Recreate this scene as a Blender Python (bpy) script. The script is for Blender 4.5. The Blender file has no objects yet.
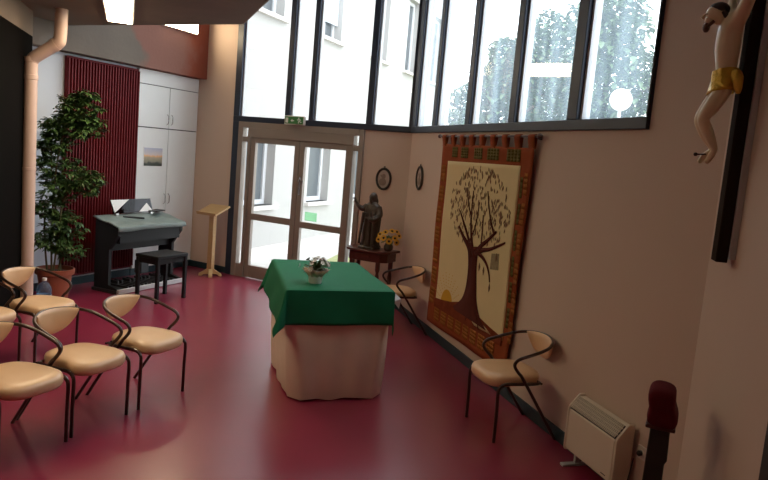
import bpy, bmesh, math, random
from mathutils import Vector, Matrix
S = bpy.context.scene
COL = S.collection
PI = math.pi
rnd = random.Random(7)
V = Vector

# ------------------------------------------------------------------ materials
def mat(name, col, rough=0.6, metal=0.0, var=0.08, scale=6.0, bump=0.0, bscale=60.0, spec=0.5, col2=None, coat=0.0, sss=0.0):
    m = bpy.data.materials.new(name); m.use_nodes = True
    n = m.node_tree.nodes; l = m.node_tree.links
    b = n['Principled BSDF']
    b.inputs['Roughness'].default_value = rough
    b.inputs['Metallic'].default_value = metal
    b.inputs['Specular IOR Level'].default_value = spec
    b.inputs['Coat Weight'].default_value = coat
    tc = n.new('ShaderNodeTexCoord')
    nz = n.new('ShaderNodeTexNoise'); nz.inputs['Scale'].default_value = scale; nz.inputs['Detail'].default_value = 5
    l.new(tc.outputs['Object'], nz.inputs['Vector'])
    mx = n.new('ShaderNodeMix'); mx.data_type = 'RGBA'
    c2 = col2 if col2 else tuple(max(0, c * (1 - var * 2)) for c in col)
    mx.inputs[6].default_value = (*col, 1); mx.inputs[7].default_value = (*c2, 1)
    l.new(nz.outputs['Fac'], mx.inputs[0]); l.new(mx.outputs[2], b.inputs['Base Color'])
    if bump:
        n2 = n.new('ShaderNodeTexNoise'); n2.inputs['Scale'].default_value = bscale; n2.inputs['Detail'].default_value = 4
        l.new(tc.outputs['Object'], n2.inputs['Vector'])
        bp = n.new('ShaderNodeBump'); bp.inputs['Strength'].default_value = bump; bp.inputs['Distance'].default_value = 0.01
        l.new(n2.outputs['Fac'], bp.inputs['Height']); l.new(bp.outputs['Normal'], b.inputs['Normal'])
    return m

def wood(name, c1, c2, rough=0.45, scale=(3, 3, 30)):
    m = mat(name, c1, rough)
    n = m.node_tree.nodes; l = m.node_tree.links
    mp = n.new('ShaderNodeMapping'); mp.inputs['Scale'].default_value = scale
    tc = [x for x in n if x.type == 'TEX_COORD'][0]; nz = [x for x in n if x.type == 'TEX_NOISE'][0]; mx = [x for x in n if x.type == 'MIX'][0]
    l.new(tc.outputs['Object'], mp.inputs['Vector']); l.new(mp.outputs['Vector'], nz.inputs['Vector'])
    nz.inputs['Scale'].default_value = 2.0
    mx.inputs[6].default_value = (*c1, 1); mx.inputs[7].default_value = (*c2, 1)
    return m

def emit(name, col, strength):
    m = bpy.data.materials.new(name); m.use_nodes = True
    b = m.node_tree.nodes['Principled BSDF']
    b.inputs['Base Color'].default_value = (*col, 1)
    b.inputs['Emission Color'].default_value = (*col, 1); b.inputs['Emission Strength'].default_value = strength
    return m

def glass(name, tint=(1, 1, 1), dust=0.03, refl=1.0, milk_col=(0.9, 0.95, 1.0), streak=False):  # dust: share of pale translucent mixed into the clear pane
    m = bpy.data.materials.new(name); m.use_nodes = True
    n = m.node_tree.nodes; l = m.node_tree.links; n.clear()
    out = n.new('ShaderNodeOutputMaterial')
    tr = n.new('ShaderNodeBsdfTransparent'); tr.inputs['Color'].default_value = (*tint, 1)
    gl = n.new('ShaderNodeBsdfGlossy'); gl.inputs['Roughness'].default_value = 0.02
    lw = n.new('ShaderNodeLayerWeight'); lw.inputs['Blend'].default_value = 0.5
    pw = n.new('ShaderNodeMath'); pw.operation = 'POWER'; pw.inputs[1].default_value = 5.0; l.new(lw.outputs['Facing'], pw.inputs[0])
    mu = n.new('ShaderNodeMath'); mu.operation = 'MULTIPLY_ADD'; mu.inputs[1].default_value = 0.9 * refl; mu.inputs[2].default_value = 0.035 * refl
    l.new(pw.outputs[0], mu.inputs[0])
    m1 = n.new('ShaderNodeMixShader'); l.new(mu.outputs[0], m1.inputs[0]); l.new(tr.outputs[0], m1.inputs[1]); l.new(gl.outputs[0], m1.inputs[2])
    tl = n.new('ShaderNodeBsdfTranslucent'); tl.inputs['Color'].default_value = (*milk_col, 1)
    m2 = n.new('ShaderNodeMixShader'); m2.inputs[0].default_value = dust
    if streak:
        tc = n.new('ShaderNodeTexCoord'); mp = n.new('ShaderNodeMapping'); mp.inputs['Scale'].default_value = (6, 6, 0.8)
        nz = n.new('ShaderNodeTexNoise'); nz.inputs['Scale'].default_value = 1.5; nz.inputs['Detail'].default_value = 6
        l.new(tc.outputs['Object'], mp.inputs[0]); l.new(mp.outputs[0], nz.inputs['Vector'])
        mr = n.new('ShaderNodeMapRange'); mr.inputs['From Min'].default_value = 0.3; mr.inputs['From Max'].default_value = 0.75
        mr.inputs['To Min'].default_value = dust * 0.5; mr.inputs['To Max'].default_value = dust * 1.6
        l.new(nz.outputs['Fac'], mr.inputs['Value']); l.new(mr.outputs[0], m2.inputs[0])
    l.new(m1.outputs[0], m2.inputs[1]); l.new(tl.outputs[0], m2.inputs[2])
    l.new(m2.outputs[0], out.inputs[0])
    return m

M = {}
M['paint'] = mat('salmon_wall_paint', (0.63, 0.485, 0.39), 0.75, var=0.03, scale=2, bump=0.08, bscale=140)
M['paint_white'] = mat('white_wall_paint', (0.66, 0.68, 0.72), 0.75, var=0.04, scale=2, bump=0.06, bscale=140)
M['ceil'] = mat('ceiling_plaster', (0.60, 0.56, 0.50), 0.9, var=0.05)
M['concrete'] = mat('brown_concrete', (0.25, 0.185, 0.135), 0.85, var=0.2, scale=1.6, bump=0.25, bscale=22)
M['darkpanel'] = mat('dark_brown_partition', (0.0035, 0.0026, 0.002), 0.9, var=0.15, spec=0.05)
M['floor'] = mat('burgundy_vinyl', (0.29, 0.024, 0.060), 0.27, var=0.12, scale=1.3, bump=0.04, bscale=9, col2=(0.225, 0.017, 0.046), spec=0.9, coat=0.35)
M['floor'].node_tree.nodes['Principled BSDF'].inputs['Coat Roughness'].default_value = 0.3
M['base'] = mat('teal_baseboard', (0.010, 0.032, 0.040), 0.5)
M['navy'] = mat('navy_window_metal', (0.012, 0.020, 0.042), 0.45, metal=0.0, var=0.05)
M['taupe'] = mat('taupe_aluminium', (0.30, 0.25, 0.21), 0.5, metal=0.15, var=0.05)
M['chrome'] = mat('brushed_steel', (0.6, 0.6, 0.6), 0.25, metal=1.0, var=0.02)
M['glass'] = glass('window_glass', dust=0.015)
M['glass_side'] = glass('milky_window_glass', dust=0.07, milk_col=(0.72, 0.88, 1.0), streak=True)  # uneven bluish milky share across the side panes
M['tan'] = mat('tan_vinyl', (0.77, 0.49, 0.28), 0.34, var=0.05, scale=4, bump=0.05, bscale=200)
M['tube'] = mat('brown_lacquered_tube', (0.045, 0.018, 0.013), 0.28, metal=0.2, var=0.1, coat=0.3)
M['green'] = mat('green_cotton', (0.007, 0.155, 0.070), 0.75, var=0.08, scale=12, bump=0.15, bscale=300, spec=0.25)
M['cream'] = mat('cream_linen', (0.84, 0.74, 0.60), 0.85, var=0.06, scale=8, bump=0.15, bscale=300, spec=0.2)
M['black'] = mat('black_laminate', (0.012, 0.012, 0.013), 0.5, var=0.1, spec=0.25)
M['blackmat'] = mat('black_plastic', (0.018, 0.018, 0.02), 0.55)
M['greylid'] = mat('grey_green_dust_cover', (0.24, 0.30, 0.28), 0.4, var=0.15, scale=7, bump=0.6, bscale=9)
M['white'] = mat('white_laminate', (0.76, 0.77, 0.75), 0.5, var=0.03)
M['gap'] = mat('dark_gap', (0.03, 0.03, 0.03), 0.8)
M['red'] = mat('crimson_enamel', (0.13, 0.005, 0.008), 0.6, var=0.1, spec=0.25, scale=3)
M['terracotta'] = mat('terracotta', (0.38, 0.10, 0.05), 0.7, var=0.15, scale=9)
M['soil'] = mat('soil', (0.03, 0.02, 0.012), 0.95, var=0.3, scale=40)
M['leaf'] = mat('houseplant_leaf', (0.040, 0.105, 0.026), 0.4, var=0.3, scale=5, col2=(0.085, 0.14, 0.04))
M['stem'] = mat('plant_stem', (0.16, 0.13, 0.06), 0.8, var=0.2, scale=20)
M['pipe'] = mat('peach_plastic_pipe', (0.66, 0.46, 0.37), 0.42, var=0.04)
M['pine'] = wood('light_oak', (0.55, 0.36, 0.17), (0.43, 0.26, 0.11))
M['crosswood'] = mat('dark_cross_wood', (0.035, 0.022, 0.015), 0.9, var=0.2, spec=0.1)
M['mahog'] = wood('dark_red_wood', (0.10, 0.02, 0.012), (0.05, 0.01, 0.007), 0.3)
M['darkwood'] = wood('black_brown_wood', (0.030, 0.018, 0.012), (0.015, 0.010, 0.007), 0.6)
M['bronze'] = mat('dark_carved_wood', (0.075, 0.05, 0.035), 0.42, metal=0.15, var=0.25, scale=25, bump=0.3, bscale=60)
M['flesh'] = mat('painted_flesh', (0.88, 0.72, 0.48), 0.35, var=0.08, scale=12)
M['hair'] = mat('dark_painted_hair', (0.07, 0.045, 0.04), 0.6, var=0.2, scale=30, bump=0.5, bscale=90)
M['beard'] = mat('reddish_brown_beard', (0.13, 0.05, 0.03), 0.6, var=0.2, scale=30, bump=0.5, bscale=90)
M['gold'] = mat('gold_leaf', (0.88, 0.56, 0.07), 0.3, metal=0.35, var=0.15, scale=30, bump=0.8, bscale=45)
M['grey'] = mat('grey_batten', (0.55, 0.55, 0.55), 0.5, metal=0.1)
M['velvet'] = mat('dark_red_velvet', (0.13, 0.006, 0.012), 0.85, var=0.2, scale=20, bump=0.3, bscale=200, spec=0.2)
M['heater'] = mat('cream_white_enamel', (0.72, 0.63, 0.50), 0.4, var=0.02)
M['plastic_w'] = mat('white_plastic', (0.70, 0.64, 0.56), 0.45, var=0.02)
M['lampmetal'] = mat('lamp_housing', (0.75, 0.72, 0.66), 0.4)
M['lamp'] = emit('lamp_diffuser_glow', (1.0, 0.80, 0.52), 29.0)
M['paper'] = mat('white_paper', (0.82, 0.80, 0.78), 0.7, var=0.03)
M['wrap'] = mat('peach_paper_wrap', (0.82, 0.58, 0.46), 0.6, var=0.1, scale=10)
M['petal_w'] = mat('white_petal', (0.85, 0.80, 0.74), 0.6, var=0.1)
M['petal_y'] = mat('yellow_petal', (0.80, 0.42, 0.03), 0.6, var=0.15)
M['seed'] = mat('dark_seed_head', (0.06, 0.028, 0.012), 0.9)
M['quilt'] = mat('terracotta_quilt', (0.36, 0.085, 0.030), 0.9, var=0.2, scale=7, bump=0.3, bscale=90, spec=0.1)
M['quilt2'] = mat('rust_patch', (0.42, 0.15, 0.035), 0.9, var=0.25, scale=14, bump=0.3, bscale=90, spec=0.1)
M['olive'] = mat('olive_patch', (0.17, 0.13, 0.035), 0.9, var=0.25, scale=14, bump=0.3, bscale=90, spec=0.1)
M['qcream'] = mat('cream_cloth', (0.74, 0.60, 0.34), 0.9, var=0.05, scale=4, bump=0.25, bscale=12, spec=0.1)
M['trunk'] = mat('maroon_applique', (0.10, 0.022, 0.015), 0.9, var=0.2, scale=14, spec=0.1)
M['leafq'] = mat('brown_leaf_applique', (0.34, 0.20, 0.12), 0.9, var=0.3, scale=30, spec=0.1)
M['leafq2'] = mat('olive_leaf_applique', (0.40, 0.32, 0.19), 0.9, var=0.3, scale=30, spec=0.1)
M['hill'] = mat('red_brown_applique', (0.27, 0.06, 0.025), 0.9, var=0.35, scale=10, spec=0.1)
M['mountgrey'] = mat('pale_mount', (0.50, 0.40, 0.34), 0.7)
M['reliefgrey'] = mat('brown_relief', (0.28, 0.20, 0.16), 0.6)
M['sunq'] = mat('ochre_applique', (0.62, 0.34, 0.04), 0.9, var=0.1, spec=0.1)
M['water'] = glass('clear_blue_plastic', tint=(0.75, 0.88, 0.98), dust=0.25, milk_col=(0.5, 0.65, 0.8))
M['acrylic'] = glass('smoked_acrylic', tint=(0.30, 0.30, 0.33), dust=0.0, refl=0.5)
M['signgreen'] = mat('sign_green', (0.05, 0.22, 0.055), 0.4, var=0.03)
M['signwhite'] = mat('sign_white', (0.80, 0.82, 0.76), 0.4, var=0.02)
M['facade'] = mat('white_render', (0.40, 0.385, 0.365), 0.9, var=0.03, scale=1.5)
M['extwhite'] = mat('white_window_frame', (0.62, 0.62, 0.63), 0.5, var=0.02)
M['extglass'] = mat('reflective_far_glass', (0.10, 0.115, 0.125), 0.3, var=0.2, scale=1.2)
M['shutter'] = mat('pale_blue_shutter', (0.62, 0.68, 0.74), 0.6, var=0.04)
M['sill'] = mat('grey_stone_sill', (0.62, 0.58, 0.54), 0.8)
M['paving'] = mat('pale_paving', (0.50, 0.48, 0.45), 0.85, var=0.08, scale=2.5, bump=0.2, bscale=30)
M['grass'] = mat('dry_grass', (0.34, 0.36, 0.15), 0.95, var=0.25, scale=9, bump=0.5, bscale=60)
M['treeleaf'] = mat('tree_foliage', (0.05, 0.10, 0.045), 0.5, var=0.35, scale=0.8, col2=(0.16, 0.22, 0.11))
M['bark'] = mat('bark', (0.11, 0.08, 0.06), 0.9, var=0.3, scale=12)
M['oblong'] = glass('pale_green_oblong', tint=(0.55, 0.75, 0.58), dust=0.6, milk_col=(0.45, 0.65, 0.48), refl=0.5)
M['globe'] = mat('opal_globe', (0.85, 0.88, 0.88), 0.35, var=0.02)

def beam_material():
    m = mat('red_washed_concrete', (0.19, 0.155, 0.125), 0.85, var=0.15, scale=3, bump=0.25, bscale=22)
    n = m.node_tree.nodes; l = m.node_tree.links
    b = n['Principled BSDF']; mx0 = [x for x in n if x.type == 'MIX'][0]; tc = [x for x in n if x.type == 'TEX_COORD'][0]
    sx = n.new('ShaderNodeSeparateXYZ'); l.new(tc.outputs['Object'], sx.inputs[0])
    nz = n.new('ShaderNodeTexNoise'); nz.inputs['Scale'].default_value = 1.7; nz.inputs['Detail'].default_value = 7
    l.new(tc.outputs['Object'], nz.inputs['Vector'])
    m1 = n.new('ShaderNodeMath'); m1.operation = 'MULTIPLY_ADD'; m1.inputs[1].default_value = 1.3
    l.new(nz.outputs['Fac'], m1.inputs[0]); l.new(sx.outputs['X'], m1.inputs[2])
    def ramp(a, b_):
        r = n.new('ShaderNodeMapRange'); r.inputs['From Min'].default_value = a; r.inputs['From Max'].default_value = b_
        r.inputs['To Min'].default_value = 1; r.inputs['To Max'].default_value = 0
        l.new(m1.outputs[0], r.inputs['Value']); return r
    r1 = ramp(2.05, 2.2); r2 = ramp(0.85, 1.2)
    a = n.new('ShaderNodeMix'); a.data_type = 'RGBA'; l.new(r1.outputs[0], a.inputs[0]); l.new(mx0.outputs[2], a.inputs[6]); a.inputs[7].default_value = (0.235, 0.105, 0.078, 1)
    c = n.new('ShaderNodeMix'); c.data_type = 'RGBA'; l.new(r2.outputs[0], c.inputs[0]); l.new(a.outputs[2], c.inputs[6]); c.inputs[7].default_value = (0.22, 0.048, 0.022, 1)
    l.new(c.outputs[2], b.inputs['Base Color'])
    return m
M['beam'] = beam_material()

# ------------------------------------------------------------------ mesh builder
def catmull(P, n=6, closed=False):
    P = [V(p) for p in P]; out = []; N = len(P)
    for i in range(N if closed else N - 1):
        if closed: a, b, c, d = P[(i - 1) % N], P[i], P[(i + 1) % N], P[(i + 2) % N]
        else: a, b, c, d = P[max(i - 1, 0)], P[i], P[i + 1], P[min(i + 2, N - 1)]
        for k in range(n):
            t = k / n
            out.append(0.5 * ((2 * b) + (c - a) * t + (2 * a - 5 * b + 4 * c - d) * t * t + (3 * b - a - 3 * c + d) * t ** 3))
    if not closed: out.append(P[-1])
    return out

class MB:
    def __init__(s): s.v = []; s.f = []
    def add(s, vs, fs, mx=None):
        o = len(s.v)
        s.v += [tuple(mx @ V(p)) if mx else tuple(p) for p in vs]
        s.f += [tuple(i + o for i in f) for f in fs]
        return s
    def box(s, x0, x1, y0, y1, z0, z1, mx=None):
        vs = [(x, y, z) for z in (z0, z1) for y in (y0, y1) for x in (x0, x1)]
        return s.add(vs, [(0, 2, 3, 1), (4, 5, 7, 6), (0, 1, 5, 4), (2, 6, 7, 3), (0, 4, 6, 2), (1, 3, 7, 5)], mx)
    def prism(s, poly, a0, a1, ax='z', mx=None):
        n = len(poly)
        def p(u, w, a): return {'z': (u, w, a), 'y': (u, a, w), 'x': (a, u, w)}[ax]
        vs = [p(*q, a0) for q in poly] + [p(*q, a1) for q in poly]
        fs = [tuple(range(n - 1, -1, -1)), tuple(range(n, 2 * n))] + [(i, (i + 1) % n, n + (i + 1) % n, n + i) for i in range(n)]
        return s.add(vs, fs, mx)
    def tube(s, pts, r, n=10, closed=False, caps=True, mx=None, flat=1.0):
        P = [V(p) for p in pts]; N = len(P)
        R = r if isinstance(r, (list, tuple)) else [r] * N
        T = []
        for i in range(N):
            if closed: t = P[(i + 1) % N] - P[i - 1]
            else: t = P[min(i + 1, N - 1)] - P[max(i - 1, 0)]
            T.append(t.normalized() if t.length > 1e-9 else V((0, 0, 1)))
        ref = V((0, 0, 1)) if abs(T[0].z) < 0.9 else V((1, 0, 0))
        u = T[0].cross(ref).normalized(); vs = []
        for i in range(N):
            u = (u - T[i] * u.dot(T[i])).normalized(); w = T[i].cross(u)
            for k in range(n):
                a = 2 * PI * k / n
                vs.append(P[i] + R[i] * (math.cos(a) * u + flat * math.sin(a) * w))
        fs = []
        for i in range(N if closed else N - 1):
            j = (i + 1) % N
            for k in range(n):
                fs.append((i * n + k, i * n + (k + 1) % n, j * n + (k + 1) % n, j * n + k))
        if caps and not closed:
            fs.append(tuple(range(n - 1, -1, -1))); fs.append(tuple(range((N - 1) * n, N * n)))
        return s.add(vs, fs, mx)
    def loft(s, rings, caps=True, mx=None):
        n = len(rings[0]); vs = [p for r in rings for p in r]; fs = []
        for i in range(len(rings) - 1):
            for k in range(n):
                fs.append((i * n + k, i * n + (k + 1) % n, (i + 1) * n + (k + 1) % n, (i + 1) * n + k))
        if caps: fs.append(tuple(range(n - 1, -1, -1))); fs.append(tuple(range((len(rings) - 1) * n, len(rings) * n)))
        return s.add(vs, fs, mx)
    def lathe(s, prof, n=24, mx=None, c=(0, 0, 0), caps=True):
        return s.loft([[(c[0] + r * math.cos(2 * PI * k / n), c[1] + r * math.sin(2 * PI * k / n), c[2] + z) for k in range(n)] for r, z in prof], caps, mx)
    def ball(s, c, r, n=12, mx=None):
        rx, ry, rz = r if isinstance(r, (tuple, list)) else (r, r, r)
        rings = []
        for i in range(1, n):
            a = PI * i / n
            rings.append([(c[0] + rx * math.sin(a) * math.cos(2 * PI * k / (2 * n)), c[1] + ry * math.sin(a) * math.sin(2 * PI * k / (2 * n)), c[2] - rz * math.cos(a)) for k in range(2 * n)])
        return s.loft(rings, True, mx)
    def grid(s, fn, nu, nv):
        vs = [fn(i / nu, j / nv) for j in range(nv + 1) for i in range(nu + 1)]
        fs = [(j * (nu + 1) + i, j * (nu + 1) + i + 1, (j + 1) * (nu + 1) + i + 1, (j + 1) * (nu + 1) + i) for j in range(nv) for i in range(nu)]
        return s.add(vs, fs)
    def build(s, name, m, parent=None, smooth=35, bevel=0, solid=0, sub=0, mx=None, normals=True):
        me = bpy.data.meshes.new(name)
        vs = [tuple(mx @ V(p)) for p in s.v] if mx else s.v
        me.from_pydata(vs, [], s.f); me.update()
        if normals:
            bm = bmesh.new(); bm.from_mesh(me); bmesh.ops.recalc_face_normals(bm, faces=bm.faces); bm.to_mesh(me); bm.free()
        if smooth:
            for p in me.polygons: p.use_smooth = True
            me.set_sharp_from_angle(angle=math.radians(smooth))
        me.materials.append(M[m] if isinstance(m, str) else m)
        o = bpy.data.objects.new(name, me); COL.objects.link(o)
        if parent: o.parent = parent
        if solid:
            d = o.modifiers.new('solid', 'SOLIDIFY'); d.thickness = solid; d.offset = 0
        if bevel:
            d = o.modifiers.new('bevel', 'BEVEL'); d.width = bevel; d.segments = 2; d.limit_method = 'ANGLE'
        if sub:
            d = o.modifiers.new('sub', 'SUBSURF'); d.levels = sub; d.render_levels = sub
        return o

def tag(o, label, cat, group=None):
    o['label'] = label; o['category'] = cat
    if group: o['group'] = group
    return o
def thing(name, label, cat, loc=(0, 0, 0), rz=0.0, group=None):
    o = bpy.data.objects.new(name, None); COL.objects.link(o); o.location = loc; o.rotation_euler = (0, 0, rz); o.empty_display_size = 0.1
    return tag(o, label, cat, group)
def struct(o): o['kind'] = 'structure'; return o
def dup(o, parent=None):
    c = o.copy(); COL.objects.link(c)
    if parent: c.parent = parent
    for ch in list(o.children): dup(ch, c)
    return c

# ------------------------------------------------------------------ the plan of the room
a0, a1, a2, a3 = 0.4149280623, -1.0658941786, -0.2902891792, math.radians(193)
U = lambda a: V((math.sin(a), math.cos(a), 0))
K = V((0.24924, 9.04283, 0)); LW1 = 3.84425; E = K + U(a1) * LW1
C = K - U(a2) * 5.469
ZC = 4.95
class Frame:
    def __init__(s, o, ang, sg): s.o = o; s.ang = ang; s.sg = sg; s.m = Matrix.Translation(o) @ Matrix.Rotation(ang, 4, 'Z')
    def p(s, a, d, z): return s.m @ V((s.sg * a, d, z))
def ang(v): return math.atan2(v.y, v.x)
F0 = Frame(E, ang(-U(a0)), 1)      # left wall: a from far corner towards camera
F1 = Frame(K, ang(U(a1)), 1)       # back wall: a from right corner leftwards
F2 = Frame(K, ang(U(a2)), -1)      # right wall: a from the corner towards camera
F3 = Frame(C, ang(-U(a3)), -1)     # near wall

def wbox(mb, F, a_0, a_1, d0, d1, z0, z1):
    x0, x1 = sorted((F.sg * a_0, F.sg * a_1)); return mb.box(x0, x1, d0, d1, z0, z1)

def wall(name, F, boxes, m):
    mb = MB()
    for b in boxes: wbox(mb, F, *b)
    o = mb.build(name, m, smooth=0); o.matrix_world = F.m; return struct(o)

W0LEN = 11.0
wall('wall_left', F0, [(-0.0, W0LEN, -0.2, 0, 0, ZC)], 'paint_white')
wall('wall_back', F1, [(0.0, 0.72, -0.2, 0, 0, 2.345), (3.04, LW1, -0.2, 0, 0, ZC)], 'paint')
wall('wall_right', F2, [(0, 5.469, -0.22, 0, 0, 2.345), (4.80, 5.469, -0.22, 0, 2.345, ZC)], 'paint')
wall('wall_near', F3, [(0, 7.2, -0.2, 0, 0, ZC)], 'paint')
e3 = F3.p(7.2, 0, 0); e0 = F0.p(W0LEN, 0, 0)
mb = MB(); dv = (e3 - e0); nn = V((-dv.y, dv.x, 0)).normalized() * -0.2
mb.prism([(e0.x, e0.y), (e3.x, e3.y), (e3.x + nn.x, e3.y + nn.y), (e0.x + nn.x, e0.y + nn.y)], 0, ZC)
struct(mb.build('wall_rear', 'paint', smooth=0))
poly = [F0.p(W0LEN, -0.2, 0), F0.p(-0.1, -0.2, 0), F1.p(LW1, -0.2, 0), K + V((0.02, 0.22, 0)), F2.p(5.469, -0.22, 0), F3.p(0.0, -0.2, 0), F3.p(7.2, -0.2, 0)]
poly = [(p.x, p.y) for p in poly]
struct(MB().prism(poly, -0.12, 0).build('floor', 'floor', smooth=0))
struct(MB().prism(poly, ZC, ZC + 0.15).build('ceiling', 'ceil', smooth=0))

# baseboards
def baseboard(name, F, a_0, a_1, h=0.10, t=0.018):
    mb = MB(); wbox(mb, F, a_0, a_1, 0, t, 0, h); o = mb.build(name, 'base', smooth=0, bevel=0.004); o.matrix_world = F.m; struct(o)
baseboard('baseboard_left', F0, 0.0, 6.0)
baseboard('baseboard_back', F1, 3.05, LW1); baseboard('baseboard_corner', F1, 0.0, 0.71)
baseboard('baseboard_right', F2, 0.0, 5.46); baseboard('baseboard_near', F3, 0.02, 1.0)

# lower concrete soffit of the gallery, over the left part of the room
ZS = 3.25
p1 = V((-4.95, 8.96)); p2 = V((-1.634, 7.356)); dirr = V((0.519, -1.366)).normalized(); p3 = p2 + dirr * 9.5
mb = MB(); mb.prism([tuple(p1), tuple(p2), tuple(p3), (-6.6, -0.6)], ZS, ZS + 0.30)
# thin chamfered edge
o = mb.build('trim_1', 'concrete', smooth=0, bevel=0.03); struct(o)
# red-washed beam over the cupboards
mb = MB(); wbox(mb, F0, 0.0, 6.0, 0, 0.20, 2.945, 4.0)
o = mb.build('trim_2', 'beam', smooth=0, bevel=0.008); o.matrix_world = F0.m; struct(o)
# dark partition at the left edge, with its lintel
pe = V((-4.0, 7.65, 0)); pd = V((0.286, -0.958, 0)); pn = V((-0.958, -0.286, 0))
q = [pe, pe + pd * 1.9, pe + pd * 1.9 + pn * 0.28, pe + pn * 0.28]
struct(MB().prism([(p.x, p.y) for p in q], 0, 2.985).build('wall_partition', 'darkpanel', smooth=0))
struct(MB().prism([(p.x, p.y) for p in q], 2.985, ZS).build('trim_3', 'concrete', smooth=0))
# dark jamb at the right edge of the picture
mb = MB(); wbox(mb, F3, 1.435, 1.58, 0, 0.045, 0, 2.2)
o = mb.build('trim_4', 'darkwood', smooth=0, bevel=0.004); o.matrix_world = F3.m; struct(o)

# ------------------------------------------------------------------ glazing
def pane(F, a_0, a_1, z0, z1, m, parent, d=-0.03, name='pane'):
    mb = MB(); wbox(mb, F, a_0, a_1, d - 0.003, d + 0.003, z0, z1); return mb.build(name, m, parent, smooth=0)
def at(F, o): o.matrix_world = F.m; return o
ZB, ZT, ZG = 2.345, 2.425, 4.86
mull1 = [(3.04, 2.925), (2.075, 1.985), (1.655, 1.575), (0.705, 0.610), (0.05, 0.0)]
mb = MB()
wbox(mb, F1, 0, 3.04, -0.09, 0.03, ZB, ZT); wbox(mb, F1, 0, 3.04, -0.09, 0.03, ZG, ZC)
for a, b in mull1: wbox(mb, F1, b, a, -0.085, 0.028, ZT, ZG)
wbox(mb, F1, 2.925, 3.04, -0.085, 0.028, 0, ZB)
w1 = at(F1, mb.build('window_1', 'navy', smooth=0, bevel=0.006)); struct(w1)
for i in range(4): pane(F1, mull1[i + 1][0], mull1[i][1], ZT, ZG, 'glass', w1)
mb = MB()                                                   # lighter inner lips of the mullions
for a, b in mull1[:4]: wbox(mb, F1, b - 0.022, b, -0.07, -0.01, ZT, ZG)
mb.build('glazing_bead', 'grey', w1, smooth=0)
mull2 = [(0.0, 0.16), (0.785, 0.895), (1.79, 1.91), (2.81, 2.93), (3.82, 3.96), (4.78, 4.80)]
mb = MB()
wbox(mb, F2, 0, 4.80, -0.09, 0.03, ZB, ZT); wbox(mb, F2, 0, 4.80, -0.09, 0.03, ZG, ZC)
for a, b in mull2: wbox(mb, F2, a, b, -0.085, 0.028, ZT, ZG)
w2 = at(F2, mb.build('window_2', 'navy', smooth=0, bevel=0.006)); struct(w2)
for i in range(5): pane(F2, mull2[i][1], mull2[i + 1][0], ZT, ZG, 'glass_side', w2)
mb = MB()
for a, b in mull2[:5]: wbox(mb, F2, b, b + 0.03, -0.07, -0.005, ZT, ZG)
mb.build('glazing_bead', 'grey', w2, smooth=0)

# glazed double door
mb = MB()
wbox(mb, F1, 2.835, 2.925, -0.07, 0.03, 0, ZB); wbox(mb, F1, 0.715, 0.79, -0.07, 0.03, 0, ZB)
wbox(mb, F1, 0.79, 2.835, -0.07, 0.03, 2.26, ZB); wbox(mb, F1, 0.87, 2.735, -0.07, 0.03, 2.125, 2.26)
for a, b in ((2.735, 2.835), (0.79, 0.87)):
    wbox(mb, F1, a, b, -0.065, 0.025, 2.05, 2.125); wbox(mb, F1, a, b, -0.065, 0.025, 0, 0.2)
for a, b in ((2.685, 2.735), (0.87, 0.905)): wbox(mb, F1, a, b, -0.07, 0.03, 0, 2.125)
d1 = at(F1, mb.build('door_1', 'taupe', smooth=0, bevel=0.005)); struct(d1)
for a, b in ((2.735, 2.835), (0.79, 0.87)): pane(F1, a, b, 0.2, 2.05, 'glass', d1); pane(F1, a, b, 2.125, 2.26, 'glass', d1)
def leaf(a_0, a_1, r0, r1):
    mb = MB(); e = 0.085
    wbox(mb, F1, a_0, a_0 + e, -0.05, 0.012, 0.012, 2.13); wbox(mb, F1, a_1 - e, a_1, -0.05, 0.012, 0.012, 2.13)
    wbox(mb, F1, a_0 + e, a_1 - e, -0.05, 0.012, 2.045, 2.13); wbox(mb, F1, a_0 + e, a_1 - e, -0.05, 0.012, r0, r1)
    wbox(mb, F1, a_0 + e, a_1 - e, -0.05, 0.012, 0.012, 0.20)
    lf = mb.build('leaf', 'taupe', d1, smooth=0, bevel=0.005)
    pane(F1, a_0 + e, a_1 - e, r1, 2.045, 'glass', lf); pane(F1, a_0 + e, a_1 - e, 0.20, r0, 'glass', lf)
    return lf
la = leaf(1.785, 2.68, 0.895, 0.99); lb = leaf(0.91, 1.775, 0.885, 0.975)
mb = MB(); wbox(mb, F1, 1.72, 1.75, 0.012, 0.02, 1.36, 1.62)
mb.tube([F1.sg * V((0, 0, 0)) + V((1.735, 0.02, 1.56)), (1.735, 0.06, 1.56)], 0.009, 8)
mb.tube(catmull([(1.735, 0.06, 1.56), (1.70, 0.065, 1.56), (1.64, 0.062, 1.555)]), 0.009, 8)
h = mb.build('handle', 'chrome', lb); h['label'] = 'steel lever handle'
mb = MB(); wbox(mb, F1, 1.42, 1.63, -0.022, -0.019, 1.0, 1.125)  # thin translucent green rectangle against the glass
h = mb.build('oblong', 'oblong', lb, smooth=0); h['label'] = 'pale green notice on the pane'

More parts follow.
